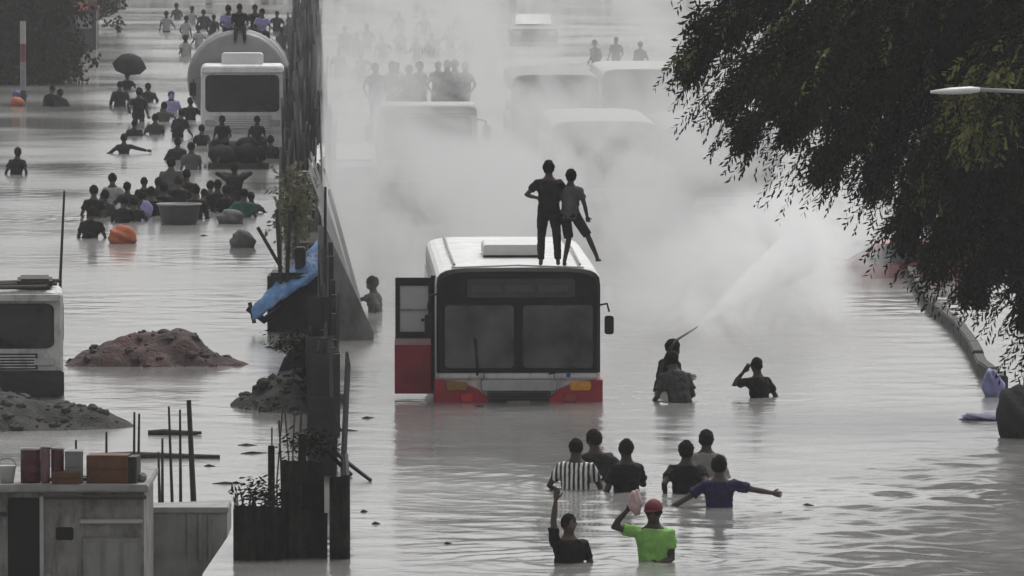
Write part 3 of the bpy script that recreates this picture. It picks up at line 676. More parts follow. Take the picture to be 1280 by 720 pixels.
# ================================================================== things held by people and floating among them
def near_hand(x, yw): return at(x, yw)
def lump(name, c, r, m, label, cat, seed, squash=1, group=None, amp=.09, res=(36, 24), sub=None):
    rr = np.random.default_rng(seed); ph = rr.uniform(0, 6.28, 12); fr = rr.uniform(1.5, 5, 12)
    def f(p):
        q = 1 + amp*(math.sin(p.x*fr[0] + ph[0])*math.sin(p.y*fr[1] + ph[1]) + .6*math.sin(p.z*fr[2]*1.5 + ph[2] + p.x*3) + .5*math.sin(p.x*fr[3]*2 + p.z*fr[4]*2) + .25*math.sin(p.x*9 + p.z*14 + ph[5])*math.sin(p.y*11 + ph[6]))
        return p*q
    mb = MB(); mb.ball((0, 0, 0), r, res[0], res[1], f)
    o = mb.obj(name, m, None, True, loc=c); tag(o, label, cat, group); return o
s97 = pxm(700)
gp = at(790, 700)
lump('cloth_bundle', (atY(794, 628, gp.y - .05)), (.085, .08, .15), mat('dusty_pink_cloth', (.42, .3, .3), .8, .2, 8, .4), 'dusty pink cloth bundle lifted by the person in green', 'bundle', 3)
lump('orange_bundle', at(153, 297, .12) , (.30, .26, .26), SHIRT['orange'], 'round orange sack afloat at the edge of the wading crowd', 'sack', 4)
lump('lavender_bag', atY(183, 262, at(190, 270).y - .22), (.15, .09, .2), SHIRT['lavender'], 'lavender bag slung on the back of a wader', 'bag', 5)
lump('grey_sack', at(303, 303, .1), (.27, .25, .26), mat('sack_grey', (.09, .09, .09), .9, .3, 4, .3), 'dark grey round sack drifting alone below the teal shirt', 'sack', 7)
lump('grey_sack', at(288, 274, .1), (.3, .25, .22), mat('sack_grey2', (.12, .12, .12), .9, .3, 4, .3), 'mid grey sack held beside the teal shirt', 'sack', 8)
# round tub pushed by the crowd
tb = empty('plastic_tub', at(224, 280), 0, 'wide dark grey tub pushed through the crowd, pale rim', 'tub')
prof = [(.34, -.12), (.4, .05), (.46, .38), (.5, .44), (.47, .45), (.42, .36), (.34, .08)]
mb = MB(); mb.loft([[(r*math.cos(2*math.pi*k/24), r*math.sin(2*math.pi*k/24), z) for k in range(24)] for r, z in prof]); mb.obj('tub_wall', mat('tub_grey', (.06, .06, .06), .5, .2, 5), tb, True)
MB().tube([(.49*math.cos(2*math.pi*k/24), .49*math.sin(2*math.pi*k/24), .445) for k in range(25)], .02, 6).obj('rim', mat('tub_rim', (.3, .3, .3), .5, .1, 5), tb, True)
# loaded cart ahead of the tanker
ct = empty('loaded_cart', at(298, 211), HEAD, 'hand cart piled with dark sacks under a tarpaulin, ahead of the tanker', 'cart')
B(-.8, .8, -.1, 1.5, .0, .14).obj('cart_bed', WOOD, ct, bevel=.02)
for sgn in (-1, 1):
    MB().tube([(sgn*.84, .9, -.35), (sgn*.92, .9, -.35)], .45, 18).obj('wheel', BLACK, ct)
    MB().tube([(sgn*.55, -.1, .1), (sgn*.5, -1.0, .35)], .03, 6).obj('shaft', WOOD, ct)
for i, (x, y, z, rx, rz) in enumerate([(-.45, .3, .36, .36, .26), (.3, .25, .38, .4, .28), (-.1, .9, .42, .5, .3), (.5, 1.0, .4, .3, .28), (.25, .8, .62, .36, .2), (-.5, 1.1, .5, .3, .3)]):
    rr = MB(); ph = random.uniform(0, 6)
    rr.ball((x, y, z), (rx, .35, rz), 14, 9, lambda p: p*(1 + .1*math.sin(p.x*5 + ph)*math.sin(p.z*4 + p.y*3))); rr.obj('sack', SHIRT[['charcoal', 'black', 'charcoal2'][i % 3]], ct, True)
for lx_, ly_, f_, sh_, lab in ((-.42, .75, 160, 'black', 'rider in black crouched on the loaded cart'), (.45, .5, 200, 'charcoal', 'rider in charcoal crouched at the cart edge')):
    q_ = at(298, 211); person((q_.x + lx_, q_.y + ly_, -.12), R(f_), 'sit', sh_, lab, 'riders on the loaded cart', 1.5, .026, trousers='long')
# umbrella and the person beneath it
up_ = at(159, 112)
person((up_.x, up_.y, -1.0), 0, 'carry', 'black', 'wading person hidden under a black umbrella', FARG, 1.6, .034)
um = empty('black_umbrella', (up_.x, up_.y - .1, .1), 0, 'open black umbrella held over a wading person', 'umbrella')
rings = []
for q in range(7):
    a = q/6*1.25; rings.append([(math.sin(a)*.62/math.sin(1.25)*math.cos(2*math.pi*k/16)*(1 - .06*(k % 2)*(q/6)), math.sin(a)*.62/math.sin(1.25)*math.sin(2*math.pi*k/16)*(1 - .06*(k % 2)*(q/6)), 1.12 - (1 - math.cos(a))*.5) for k in range(16)])
rings[0] = [(.01*math.cos(2*math.pi*k/16), .01*math.sin(2*math.pi*k/16), 1.12) for k in range(16)]
mb = MB(); mb.loft(rings, cap=False); cn = mb.obj('canopy', SHIRT['black'], um); cn.modifiers.new('t', 'SOLIDIFY').thickness = .012
MB().tube([(.1, .12, .25), (0, 0, 1.2)], .012, 6).obj('shaft', STEEL, um)
for k in range(8):
    a = 2*math.pi*k/8; MB().tube([(0, 0, 1.09), (.35*math.cos(a), .35*math.sin(a), 1.0), (.57*math.cos(a), .57*math.sin(a), .8)], .006, 4).obj('rib', STEEL, um)
um.rotation_euler = (R(32), R(8), 0); um.scale = (.98, .98, 1.15)
freeze()
# hose nozzle
hz = atY(846, 425, at(829, 488).y); hz2 = atY(872, 408, at(829, 488).y)
hs_o = empty('water_hose', hz, 0, 'thin pale hose nozzle aimed up through the spray', 'hose')
MB().tube([(0, 0, 0), tuple(hz2 - hz)], [.022, .012], 8).obj('nozzle', mat('nozzle_grey', (.4, .4, .4), .4, .1, 5), hs_o, True)
hq = at(829, 492) - hz
MB().tube([(0, 0, 0), (-.12, -.05, -.16), (-.22, -.12, -.35), (hq.x - .1, hq.y, -hz.z - .05)], .025, 8).obj('hose_line', BLACK, hs_o, True)

# ================================================================== median hoarding
corr = {}
def sheet_mesh(L, h, key, m, n=12):
    k = (round(L, 2), round(h, 2), key)
    if k in corr: return corr[k]
    mb = MB(); vs = []; fs = []
    for i in range(n*2+1):
        y = L*i/(n*2); x = .02 if i % 2 else -.02
        vs += [(x, y, 0), (x, y, h)]
    for i in range(n*2): fs.append((i*2, i*2+2, i*2+3, i*2+1))
    me = bpy.data.meshes.new('sheet'); me.from_pydata(vs, [], fs); me.materials.append(m); corr[k] = me; return me
HM1 = mat('grey_hoarding_sheet', (.09, .09, .09), .55, .25, 1.5, .2, dirt=((.05, .045, .04), .7, 2))
HM2 = mat('dark_hoarding_sheet', (.03, .03, .03), .7, .35, 2, .3)
def hoarding(u, v0, v1, m, label, key, h0, h1, post=True, L=2.4, jit=.05):
    root = empty('metal_hoarding', road(u, v0), HEAD, label, 'hoarding')
    v = 0
    while v0 + v < v1:
        me = sheet_mesh(L, 2.6, key, m); o = link('sheet', me, root)
        h = random.uniform(h0, h1); o.location = (random.uniform(-jit, jit), v, h - 2.6 + .0); o.rotation_euler = (random.uniform(-.02, .02), random.uniform(-.05, .05), random.uniform(-.02, .02))
        if post:
            pm = corr.setdefault(('post', key), MB().box(-.035, .035, -.035, .035, -1.1, 0).mesh('post', DARKM)); p = link('post', pm, root); p.location = (.05, v - .03, h + random.uniform(.02, .25))
        v += L + .02
    return root
hoarding(.48, 171, 440, HM1, 'long grey metal hoarding along the median, misty carriageway side', 'g', 1.35, 2.0, jit=.1)
hoarding(-.48, 166, 440, HM1, 'long grey metal hoarding along the median, tanker side', 'g', 1.3, 2.0, jit=.1)
hoarding(.0, 167, 440, HM1, 'middle row of uneven grey sheets inside the median', 'g', 1.1, 2.1, jit=.2)
hoarding(.36, 104, 136, HM2, 'dark metal hoarding on the median beside the stalled bus', 'd', 1.2, 1.7, jit=.09)
hoarding(.2, 112, 134, HM2, 'dark inner hoarding row on the median behind the rubble', 'd', .9, 1.4, jit=.1)
# sheets leaning against the hoarding
for i in range(8):
    v = 135.5 + i*3.2
    o = link('leaning_sheet', sheet_mesh(2.3, 2.75, 'lean', mat('pale_leaning_sheet', (.2, .2, .2), .5, .25, 1.2, .2, dirt=((.07, .065, .06), .6, 2))))
    o.location = road(1.10 - i*.015 + random.uniform(-.05, .05), v, -.35); o.rotation_euler = (0, -R(17 + random.uniform(-2, 3)), HEAD + random.uniform(-.03, .03))
    tag(o, 'grey corrugated sheet leaning on the median hoarding behind the reaching wader', 'metal sheet', 'sheets leaning on the hoarding')
es = MB(); pr_ = [(.2, 0), (1.15, .05), (.95, .75), (.42, 1.75), (.22, 1.85)]
nst = 12
for i in range(nst):                      # upright sheets closing the near end under the lean
    a0 = .2 + .95*i/nst; a1 = a0 + .95/nst
    zt = lambda a: max(.1, min(1.95, 1.95 - (a - .32)*2.2)) if a > .32 else 1.95
    es.add([(a0, .03*(i % 2), -1.1), (a1, .03*(i % 2), -1.1), (a1, .03*((i+1) % 2), zt(a1)), (a0, .03*((i+1) % 2), zt(a0))], [(0, 1, 2, 3)])
o = es.obj('end_sheet', MATS['pale_leaning_sheet'], None, loc=road(0, 134.9)); o.rotation_euler = (0, 0, HEAD); tag(o, 'upright grey sheet closing the near end of the leaning row', 'metal sheet')
ms = MB(); ms.box(-.43, .43, 166, 440, -1.1, .15); o = ms.obj('median_strip', mat('median_earth', (.03, .03, .027), .95, .4, 1.5, .6)); o.rotation_euler = (0, 0, HEAD); tag(o, kind='structure')
# tall thin post
ps_ = road(.30, 126.5); o = MB().tube([(0, 0, -1.1), (.0, 0, 1.0), (.012, 0, 2.95)], [.04, .035, .022], 7).obj('tall_post', DARKM, None, loc=ps_); tag(o, 'tall thin dark post rising from the median hoarding', 'post')
for i, (u0, u1, v, zt) in enumerate(((.02, .40, 105.2, 1.05), (.0, .34, 109.5, 1.35), (.03, .46, 115.0, 1.25), (.05, .42, 121.0, 1.5))):
    q = MB(); q.box(u0, u1, 0, .03, -1.1, zt); o = q.obj('cross_sheet', HM2, None, bevel=.008, loc=road(0, v)); o.rotation_euler = (random.uniform(-.03, .03), random.uniform(-.04, .04), HEAD); tag(o, ['dark upright sheet set across the median right behind the barricade', 'dark upright sheet across the median by the fallen poles', 'dark upright sheet across the median beside the rubble heap', 'dark upright sheet across the median by the black tarpaulin'][i], 'metal sheet')
# near dark boxes of the barricade at the median's end
BARM = mat('black_barricade_sheet', (.014, .0135, .013), .75, .5, 4, .4, spec=.15, dirt=((.05, .045, .04), .5, 5))
bar = empty('median_barricade', road(-.15, 92.5), HEAD, 'barricade of black metal sheets at the near end of the median', 'barricade')
for nm, x0, x1, y0, y1, z0, z1 in (('sheet', -.68, -.14, .0, .04, -1.1, .64), ('sheet', -.14, .36, .5, .54, -1.1, 1.12), ('sheet', .42, .66, .1, .14, -1.1, .97), ('sheet', -.7, -.66, .04, 2.2, -1.1, .6), ('sheet', .62, .66, .14, 4, -1.1, .95), ('sheet', -.14, .1, .2, .24, -1.1, .9), ('sheet', .1, .4, .25, .29, -1.1, .55), ('post', -.3, -.22, 1.2, 1.28, -1.1, 1.25), ('post', .06, .15, .8, .9, -1.1, 1.42)):
    if nm == 'post' or y1 - y0 > .1: B(x0, x1, y0, y1, z0, z1).obj(nm, BARM, bar, bevel=.008); continue
    cm = MB(); ncr = max(4, int((x1 - x0)/.045)); vs = []; tl = random.uniform(-.03, .03)
    for i in range(ncr + 1):
        xx = x0 + (x1 - x0)*i/ncr; dd = y0 + (.022 if i % 2 else 0); zz = z1 + tl*(i/ncr - .5) + random.uniform(-.012, .012)
        vs += [(xx, dd, z0), (xx + random.uniform(-.004, .004), dd + random.uniform(-.008, .008), zz*.5), (xx, dd + tl, zz)]
    cm.add(vs, [f for i in range(ncr) for f in ((i*3, i*3+3, i*3+4, i*3+1), (i*3+1, i*3+4, i*3+5, i*3+2))]); cm.obj(nm, BARM, bar)
for k in range(9):
    x = -.62 + k*.05; MB().tube([(x, .1, .55), (x + random.uniform(-.05, .05), .1, .66 + random.uniform(0, .16))], .012, 5).obj('bent_wire', BLACK, bar)
for k in range(9):
    x = -.3 + k*.055
    p = road(-.15 + x*.8, 97 + random.uniform(0, 2)); o = MB().tube([(0, 0, -.6), (random.uniform(-.03, .03), 0, .5), (random.uniform(-.08, .08), 0, 1.15 + random.uniform(0, .45))], .011, 5).obj('reinforcing_bar', mat('rust_bar', (.05, .035, .03), .8, .3, 20), None, loc=p)
    tag(o, 'thin rusty reinforcing bar sticking up behind the black barricade', 'steel bar', 'bars behind the barricade')
for i, (a_, b_) in enumerate((((404, 551), (463, 600)), ((402, 556), (440, 594)))):
    p0 = at(a_[0], a_[1] + 40, 0); p0 = atY(a_[0], a_[1], p0.y); p1 = at(b_[0], b_[1], .02)
    o = MB().tube([(0, 0, 0), tuple((p1 - p0)*.5 + Vector((0, 0, -.02))), tuple(p1 - p0)], [.035, .03, .026], 7).obj('fallen_pole', BLACK, None, loc=p0); tag(o, ['longer black pole slanting from the median into the water', 'shorter black pole slanting from the median into the water'][i], 'pole')
# blue tarpaulin shelter
Ysh = at(370, 415).y
shx = at(334, 415).x; shx2 = at(406, 415).x; sp = Vector(((shx + shx2)/2, Ysh, 0))
SHL = empty('tarpaulin_shelter', sp, 0, 'black sided shelter under a sloping blue tarpaulin against the hoarding', 'shelter')
hw = (shx2 - shx)/2
mb = MB(); mb.loft([[(x, y, z) for x, y in ((-hw, 0), (hw, 0), (hw, 1.2), (-hw, 1.2))] for z in (-.3, .3, .7, 1.02)])
mb.obj('black_sheeting', mat('black_sheeting', (.016, .016, .016), .75, .4, 4, .6), SHL, bevel=.06)
S0 = pxm(415)
def shp(px, py, dy=0): 
    q = atY(px, py, Ysh + dy); return q - sp
nu = 14; vs = []; fs = []
A = [shp(408, 289, .9), shp(345, 352, 0), shp(314, 385, -.15)]; Bq = [shp(408, 338, -.12), shp(350, 376, -.3), shp(316, 402, -.35)]
for i in range(nu+1):
    t = i/nu*2; k = min(1, int(t)); f = t - k
    a_ = A[k].lerp(A[k+1], f); b_ = Bq[k].lerp(Bq[k+1], f)
    for q in range(5):
        p = a_.lerp(b_, q/4); p.z += .018*math.sin(i*2.1 + q*1.3) - .02*(q in (1, 3)); vs.append(p)
for i in range(nu):
    for q in range(4): fs.append((i*5+q, i*5+q+1, i*5+q+6, i*5+q+5))
tm = MB(); tm.add(vs, fs); to = tm.obj('tarpaulin', mat('blue_tarpaulin', (.05, .16, .36), .4, .45, 4, .4, dirt=((.34, .42, .52), .6, 4)), SHL, True); to.modifiers.new('t', 'SOLIDIFY').thickness = .015
for a_, b_ in (((322, 284), (352, 336)), ((312, 378), (318, 404)), ((346, 262), (352, 372)), ((362, 262), (358, 372))):
    MB().tube([shp(*a_), shp(*b_)], .035, 6).obj('support_pole', WOOD, SHL)
MB().tube([shp(352, 385), shp(330, 400), shp(310, 384)], .07, 7).obj('bent_awning_edge', BLACK, SHL)
B(-.02, .16, .2, .6, 1.05, 1.45).obj('wooden_crate', WOOD, SHL, bevel=.02)
# shrub on the median
def leaf_mesh(name, centers, dirs, n_leaf, ln, wd, m, parent, spread=.25, mats2=None, droop=.0, frac2=.0):
    """sprays of leaflets; centers (N,3), dirs (N,3)"""
    N = len(centers); C_ = np.repeat(np.asarray(centers), n_leaf, 0); D_ = np.repeat(np.asarray(dirs), n_leaf, 0)
    t = np.tile(np.linspace(0, 1, n_leaf), N)[:, None]
    side = np.tile(np.where(np.arange(n_leaf) % 2, 1., -1.), N)[:, None]
    D_ = D_/np.linalg.norm(D_, axis=1, keepdims=True)
    pos = C_ + D_*t*spread + np.array([0, 0, -1])*droop*spread*t**2 + rng.normal(0, .008, C_.shape)
    s_ = np.cross(D_, rng.normal(0, 1, (N, 3)).repeat(n_leaf, 0)); s_ /= np.linalg.norm(s_, axis=1, keepdims=True) + 1e-9
    ld = s_*side*.8 + D_*.6 + np.array([0, 0, -.45]) + rng.normal(0, .2, s_.shape); ld /= np.linalg.norm(ld, axis=1, keepdims=True)
    wv = np.cross(ld, rng.normal(0, 1, ld.shape)); wv /= np.linalg.norm(wv, axis=1, keepdims=True) + 1e-9
    L_ = ln*rng.uniform(.7, 1.25, (len(pos), 1)); W_ = wd*rng.uniform(.7, 1.2, (len(pos), 1))
    a = pos; b1 = pos + ld*L_*.5 + wv*W_; c1 = pos + ld*L_; d1 = pos + ld*L_*.5 - wv*W_
    V = np.stack([a, b1, c1, d1], 1).reshape(-1, 3); nf = len(pos)
    me = bpy.data.meshes.new(name); me.vertices.add(len(V)); me.vertices.foreach_set('co', V.ravel())
    me.loops.add(nf*4); me.loops.foreach_set('vertex_index', np.arange(nf*4, dtype=np.int32)); me.polygons.add(nf); me.polygons.foreach_set('loop_start', np.arange(nf, dtype=np.int32)*4)
    me.materials.append(m)
    if mats2 is not None:
        me.materials.append(mats2); me.polygons.foreach_set('material_index', np.repeat(np.asarray(frac2, np.int32), n_leaf))
    me.update(calc_edges=True); return link(name, me, parent)
LEAF = mat('dark_leaf', (.011, .014, .008), .8, .35, 1.2, spec=.08); LEAF2 = mat('lit_olive_leaf', (.15, .155, .04), .55, .3, 1.5, spec=.3); LEAFM = mat('median_leaf', (.12, .12, .06), .6, .3, 2)  # LEAF2: lit highlights put into the leaf colour on upper bough sides
shr = empty('median_shrub', road(-.25, 163), 0, 'yellow green shrub growing on the median above the blue shelter', 'shrub')
cc = rng.normal(0, 1, (160, 3))*np.array([.2, .2, .4]) + np.array([0, 0, 1.0]); leaf_mesh('foliage', cc, rng.normal(0, 1, (160, 3)) + [0, 0, .5], 6, .16, .03, LEAFM, shr, .2)
MB().tube([(0, 0, -1.1), (.05, 0, .5), (0, 0, 1.2)], [.05, .04, .02], 6).obj('stem', WOOD, shr)

for (u_, v_, z_, n_, lab) in ((-.45, 93.2, .66, 60, 'tuft of dark weeds sprouting on the black barricade, lower corner'), (.05, 96, 1.05, 50, 'tuft of dark weeds sprouting from the barricade top'), (-.2, 118, .9, 70, 'dark weeds on the median beside the rubble')):
    wd_ = empty('weed_tuft', road(u_, v_, 0), 0, lab, 'weeds'); cc = rng.normal(0, 1, (n_, 3))*np.array([.14, .12, .05]) + np.array([0, 0, z_]); leaf_mesh('foliage', cc, rng.normal(0, .5, (n_, 3)) + [0, 0, .8], 6, .1, .014, LEAF, wd_, .18)
    MB().tube([(0, 0, -.2), (.02, 0, z_*.6), (0, 0, z_)], [.02, .015, .008], 5).obj('stem', WOOD, wd_)

# ================================================================== heaps and rubble
def heap(name, c, rx, ry, h, m, label, cat, seed, n=60, stones=0, stone_m=None, shape=1.4, rough=.12):
    rr = np.random.default_rng(seed); root = empty(name, c, 0, label, cat)
    xs_ = np.linspace(-1.15, 1.15, n); X_, Y_ = np.meshgrid(xs_, xs_)
    ang = np.arctan2(Y_, X_); rad = np.sqrt(X_**2 + Y_**2)/(1 + .12*np.sin(3*ang + seed) + .07*np.sin(7*ang + 2*seed))
    Z_ = h*(np.clip(1 - rad, -.15, 1)**1 if shape == 1 else np.sign(1 - rad)*np.abs(1 - rad)**(1/shape) if False else (1 - rad**shape)).clip(-.25)
    for k in range(40):
        th = rr.uniform(0, 6.28); f = rr.uniform(3, 30); Z_ += rough*h/ (f**.75)*np.sin(f*(X_*math.cos(th) + Y_*math.sin(th)) + rr.uniform(0, 6.28))
    Vh = [(X_[i, q]*rx, Y_[i, q]*ry, float(Z_[i, q])) for i in range(n) for q in range(n)]
    mb = MB(); mb.add(Vh, [(i*n+q, i*n+q+1, (i+1)*n+q+1, (i+1)*n+q) for i in range(n-1) for q in range(n-1)]); mb.obj('soil', m, root, True)
    for k in range(stones):
        x, y = rr.uniform(-.95, .95, 2)
        i = min(n-1, int((y + 1.15)/2.3*n)); q = min(n-1, int((x + 1.15)/2.3*n))
        if Z_[i, q] < -.05: continue
        s_ = .022 + .10*rr.random()**3; st = MB(); a_, b_ = rr.uniform(0, 6, 2)
        st.ball((0, 0, 0), (s_, s_*rr.uniform(.6, 1), s_*rr.uniform(.5, .8)), 7, 5, lambda p: p*(1 + .22*math.sin(p.x*5 + a_)*math.sin(p.y*4 + b_)))
        st.obj('stone', stone_m, root, loc=(x*rx, y*ry, float(Z_[i, q]) + s_*.2))
    return root
RS = mat('red_brown_soil', (.075, .042, .042), .95, .4, 4, .8, dirt=((.045, .043, .042), .8, 3)); GS = mat('grey_rubble_soil', (.05, .048, .045), .95, .4, 6, .8, dirt=((.16, .155, .15), .5, 9)); ST = mat('broken_concrete', (.1, .098, .093), .9, .4, 6, .5)
GSB = mat('dark_bank_soil', (.03, .029, .027), .95, .4, 6, .8, dirt=((.08, .078, .075), .5, 9)); GSD = mat('dark_median_soil', (.02, .019, .018), .95, .4, 6, .8)
p = at(188, 458); heap('soil_heap', (p.x, p.y + .9, 0), 1.4, 1.1, .57, RS, 'low reddish brown soil heap rising out of the flood', 'soil heap', 3, stones=120, stone_m=mat('clod', (.06, .04, .04), .95, .4, 8, .6))
p = at(285, 456); heap('soil_spit', (p.x, p.y + .2, 0), .34, .3, .08, RS, 'small dark spit of soil beside the reddish heap', 'soil heap', 5, 24)
p = at(22, 540); heap('rubble_bank', (p.x - .3, p.y + 1.3, 0), 1.75, 1.5, .42, GSB, 'grey bank of broken rubble below the stranded lorry', 'rubble', 8, 70, 290, mat('bank_stone', (.05, .049, .047), .9, .4, 6, .5))
p = at(362, 512); heap('rubble_heap', (p.x, p.y + .8, -.03), .8, 1.7, .5, GSD, 'dark rubble heap spilling out of the median', 'rubble', 12, 60, 260, mat('dark_rubble', (.028, .027, .025), .9, .4, 6, .5))
# black tent-like tarpaulin on the rubble
p = at(372, 506); bt = MB(); q = [(-.42, 0, .0), (.25, 0, 0), (.25, .9, 0), (-.42, .9, 0), (.15, .35, .95), (-.18, .3, .62)]
bt.add(q, [(0, 1, 4, 5), (1, 2, 4), (2, 3, 5, 4), (3, 0, 5), (0, 3, 2, 1)]); o = bt.obj('black_tarpaulin', SHIRT['black'], None, bevel=.05, loc=(p.x, p.y, .15)); tag(o, 'black tarpaulin draped to a peak on the median rubble', 'tarpaulin')
# lone bamboo pole behind the lorry
p = at(64, 445); o = MB().tube([(0, 0, -1.1), (.03, 0, 1.2), (.1, 0, 2.62)], [.03, .025, .018], 6).obj('bamboo_pole', WOOD, None, loc=p + Vector((0, 2.2, 0))); tag(o, 'tall thin bamboo pole rising behind the stranded lorry', 'pole')
# floating scraps
for i, (x, y, wpx) in enumerate([(460, 523, 16), (432, 538, 30), (310, 557, 26), (318, 567, 34), (262, 583, 14), (285, 605, 40), (410, 350, 12), (255, 295, 10), (1010, 632, 14), (600, 508, 10), (455, 640, 8), (560, 680, 9), (470, 655, 10), (848, 335, 10)]):
    p = at(x, y); L_ = wpx/pxm(y); o = MB().tube([(-L_/2, 0, .0), (-L_*.1, .02, .015), (L_/2, random.uniform(-.1, .1), .0)], [.012, .03, .01], 6, flat=.6).obj('floating_stick', WOOD, None, loc=p, smooth=True)
    tag(o, 'dark stick afloat ' + ('between the median rubble and the bus' if 400 < x < 480 and y > 500 else 'on open water beside the upright rods' if x < 340 and y > 500 else 'against the bus bumper' if x == 600 else 'in the spray beyond the hose' if x == 848 else 'near the outflung arm' if x == 1010 else 'behind the leaning sheets' if x == 410 else 'near the grey tub' if y == 295 else 'on open water below the bus'), 'stick', 'sticks afloat on the flood')

# ================================================================== hut, skip and poles at the lower left
YH = 83.5
def hx(px): return atY(px, 700, YH).x
def hz_(py): return atY(100, py, YH).z
zr = hz_(612)
hut = empty('concrete_hut', (hx(90), YH, 0), 0, 'small grey concrete hut with a flat slab roof carrying crates', 'hut')
ox = hx(90)
def hb(name, px0, px1, py0, py1, y0, y1, m, par=None, bev=.01):
    return B(hx(px0) - ox, hx(px1) - ox, y0, y1, hz_(py1), hz_(py0)).obj(name, m, par or hut, bevel=bev)
B(-1.2, hx(180) - ox, .0, 2.2, -1.1, zr - .03).obj('wall', CONC, hut)
B(-1.25, hx(186) - ox, -.12, 2.3, zr - .02, zr + .06).obj('roof_slab', mat('slab_grey', (.25, .245, .24), .9, .2, 3, .4, dirt=((.1, .1, .1), .5, 3)), hut, bevel=.015)
hb('doorway', 10, 50, 622, 800, -.02, .02, mat('dark_opening', (.012, .012, .012), .9, .2, 3))
hb('door_post', 50, 55, 620, 800, -.06, .0, mat('pale_post', (.35, .35, .34), .7, .1, 4))
hb('vent_hole', 70, 92, 659, 675, -.015, .01, MATS['dark_opening'])
dpl = hb('shutter', 104, 176, 672, 800, -.05, .0, mat('grey_shutter', (.19, .19, .185), .6, .15, 3, dirt=((.09, .09, .09), .6, 3)))
for k in range(3): B(hx(108 + k*23) - ox, hx(127 + k*23) - ox, -.065, -.05, hz_(800), hz_(677)).obj('plank', MATS['grey_shutter'], dpl, bevel=.006)
hb('lintel', 100, 179, 649, 654, -.06, .0, mat('pale_post', (.3, .3, .3)))
MB().tube([(hx(56) - ox, -.14, zr - .07), (hx(184) - ox, -.14, zr - .07)], .022, 6).obj('gutter_pipe', DARKM, hut)
hb('side_slab', -20, 10, 640, 645, -.05, .0, DARKM)
# crates and drums on the slab
RG = 'crates and drums on the hut roof'
def crate(px0, px1, py0, m, label, drum=False, dy=.0):
    x0, x1 = hx(px0), hx(px1); h = hz_(py0) - (zr + .06); r = empty('drum' if drum else 'crate', ((x0+x1)/2, YH + .05 + dy, zr + .062), random.uniform(-.08, .08), label, 'drum' if drum else 'crate', RG)
    hw_ = (x1 - x0)/2
    if drum:
        mb = MB(); mb.loft([[(hw_*q*math.cos(2*math.pi*k/18), hw_ + hw_*q*math.sin(2*math.pi*k/18), z) for k in range(18)] for q, z in ((.97, 0), (1, .03), (1, h*.33), (1.03, h*.35), (1, h*.37), (1, h*.66), (1.03, h*.68), (1, h*.7), (1, h), (.9, h + .01))]); mb.obj('shell', m, r, True)
        MB().tube([(hw_*math.cos(2*math.pi*k/18), hw_ + hw_*math.sin(2*math.pi*k/18), h) for k in range(19)], .012, 5).obj('rim', STEEL, r)
    else:
        B(-hw_*.97, hw_*.97, .015, .35, 0, h).obj('box', m, r)
        nsl = max(2, int(h/.12))
        for k in range(nsl): B(-hw_, hw_, 0, .015, h*k/nsl + .004, h*(k+1)/nsl - .006).obj('slat', m, r)
        for s_ in (-1, 1): B(min(s_*hw_, s_*(hw_-.03)), max(s_*hw_, s_*(hw_-.03)), -.012, .0, 0, h).obj('batten', m, r)
dr_ = mat('dark_red_paint', (.06, .008, .016), .6, .3, 6, .2); br_ = mat('rusty_brown', (.1, .042, .018), .75, .35, 5, .3); pk_ = mat('faded_pink', (.16, .09, .1), .7, .25, 5)
crate(24, 50, 563, dr_, 'dark red drum at the outer end of the hut roof', True); crate(51, 62, 560, pk_, 'narrow faded pink drum next to the dark red one', True); crate(64, 80, 562, dr_, 'slim dark red drum between the pink drum and the grey box', True)
crate(81, 104, 565, mat('grey_box', (.16, .16, .16), .7, .2, 4), 'grey topped slatted box on the hut roof', False); crate(108, 160, 570, br_, 'wide rusty brown slatted crate on the hut roof'); crate(160, 171, 572, DARKM, 'narrow black crate at the end of the rusty one', False)
crate(66, 100, 590, br_, 'low brown crate set in front of the grey topped box', False, -.12)
lump('cloth_heap', (hx(136), YH + .5, zr + .16), (.17, .14, .1), mat('dull_brown_cloth', (.07, .05, .04), .9, .4, 9, .5), 'crumpled brown cloth heaped behind the rusty crate', 'cloth', 51, amp=.2)
lump('cloth_heap', (hx(176), YH + .25, zr + .11), (.05, .07, .05), mat('dull_grey_cloth', (.14, .14, .14), .9, .4, 9, .5), 'grey rag at the corner of the hut roof', 'cloth', 52, amp=.2)
for i, (a_, b_, yy, lab) in enumerate(((30, 120, .42, 'weathered plank lying along the hut roof behind the drums'), (60, 178, .62, 'longer weathered plank on the hut roof behind the brown cloth'))):
    pm = MB(); pm.box(hx(a_) - hx(b_), 0, -.05, .05, 0, .03); o = pm.obj('plank', WOOD, None, bevel=.006, loc=(hx(b_), YH + yy, zr + .064)); o.rotation_euler = (0, 0, R(3 - 5*i)); tag(o, lab, 'plank')
bk = empty('bucket', (hx(8), YH + .15, zr + .062), 0, 'small pale bucket at the outer hut corner', 'bucket')
mb = MB(); mb.loft([[(r*math.cos(2*math.pi*k/16), r*math.sin(2*math.pi*k/16), z) for k in range(16)] for r, z in ((.07, 0), (.095, .17), (.1, .18), (.088, .17), (.064, .02))]); mb.obj('pail', mat('pail_white', (.42, .42, .4), .6, .2, 6), bk, True)
MB().tube([(.095*math.cos(math.pi*k/10), .0, .17 + .09*math.sin(math.pi*k/10)) for k in range(11)], .005, 5).obj('handle', STEEL, bk)
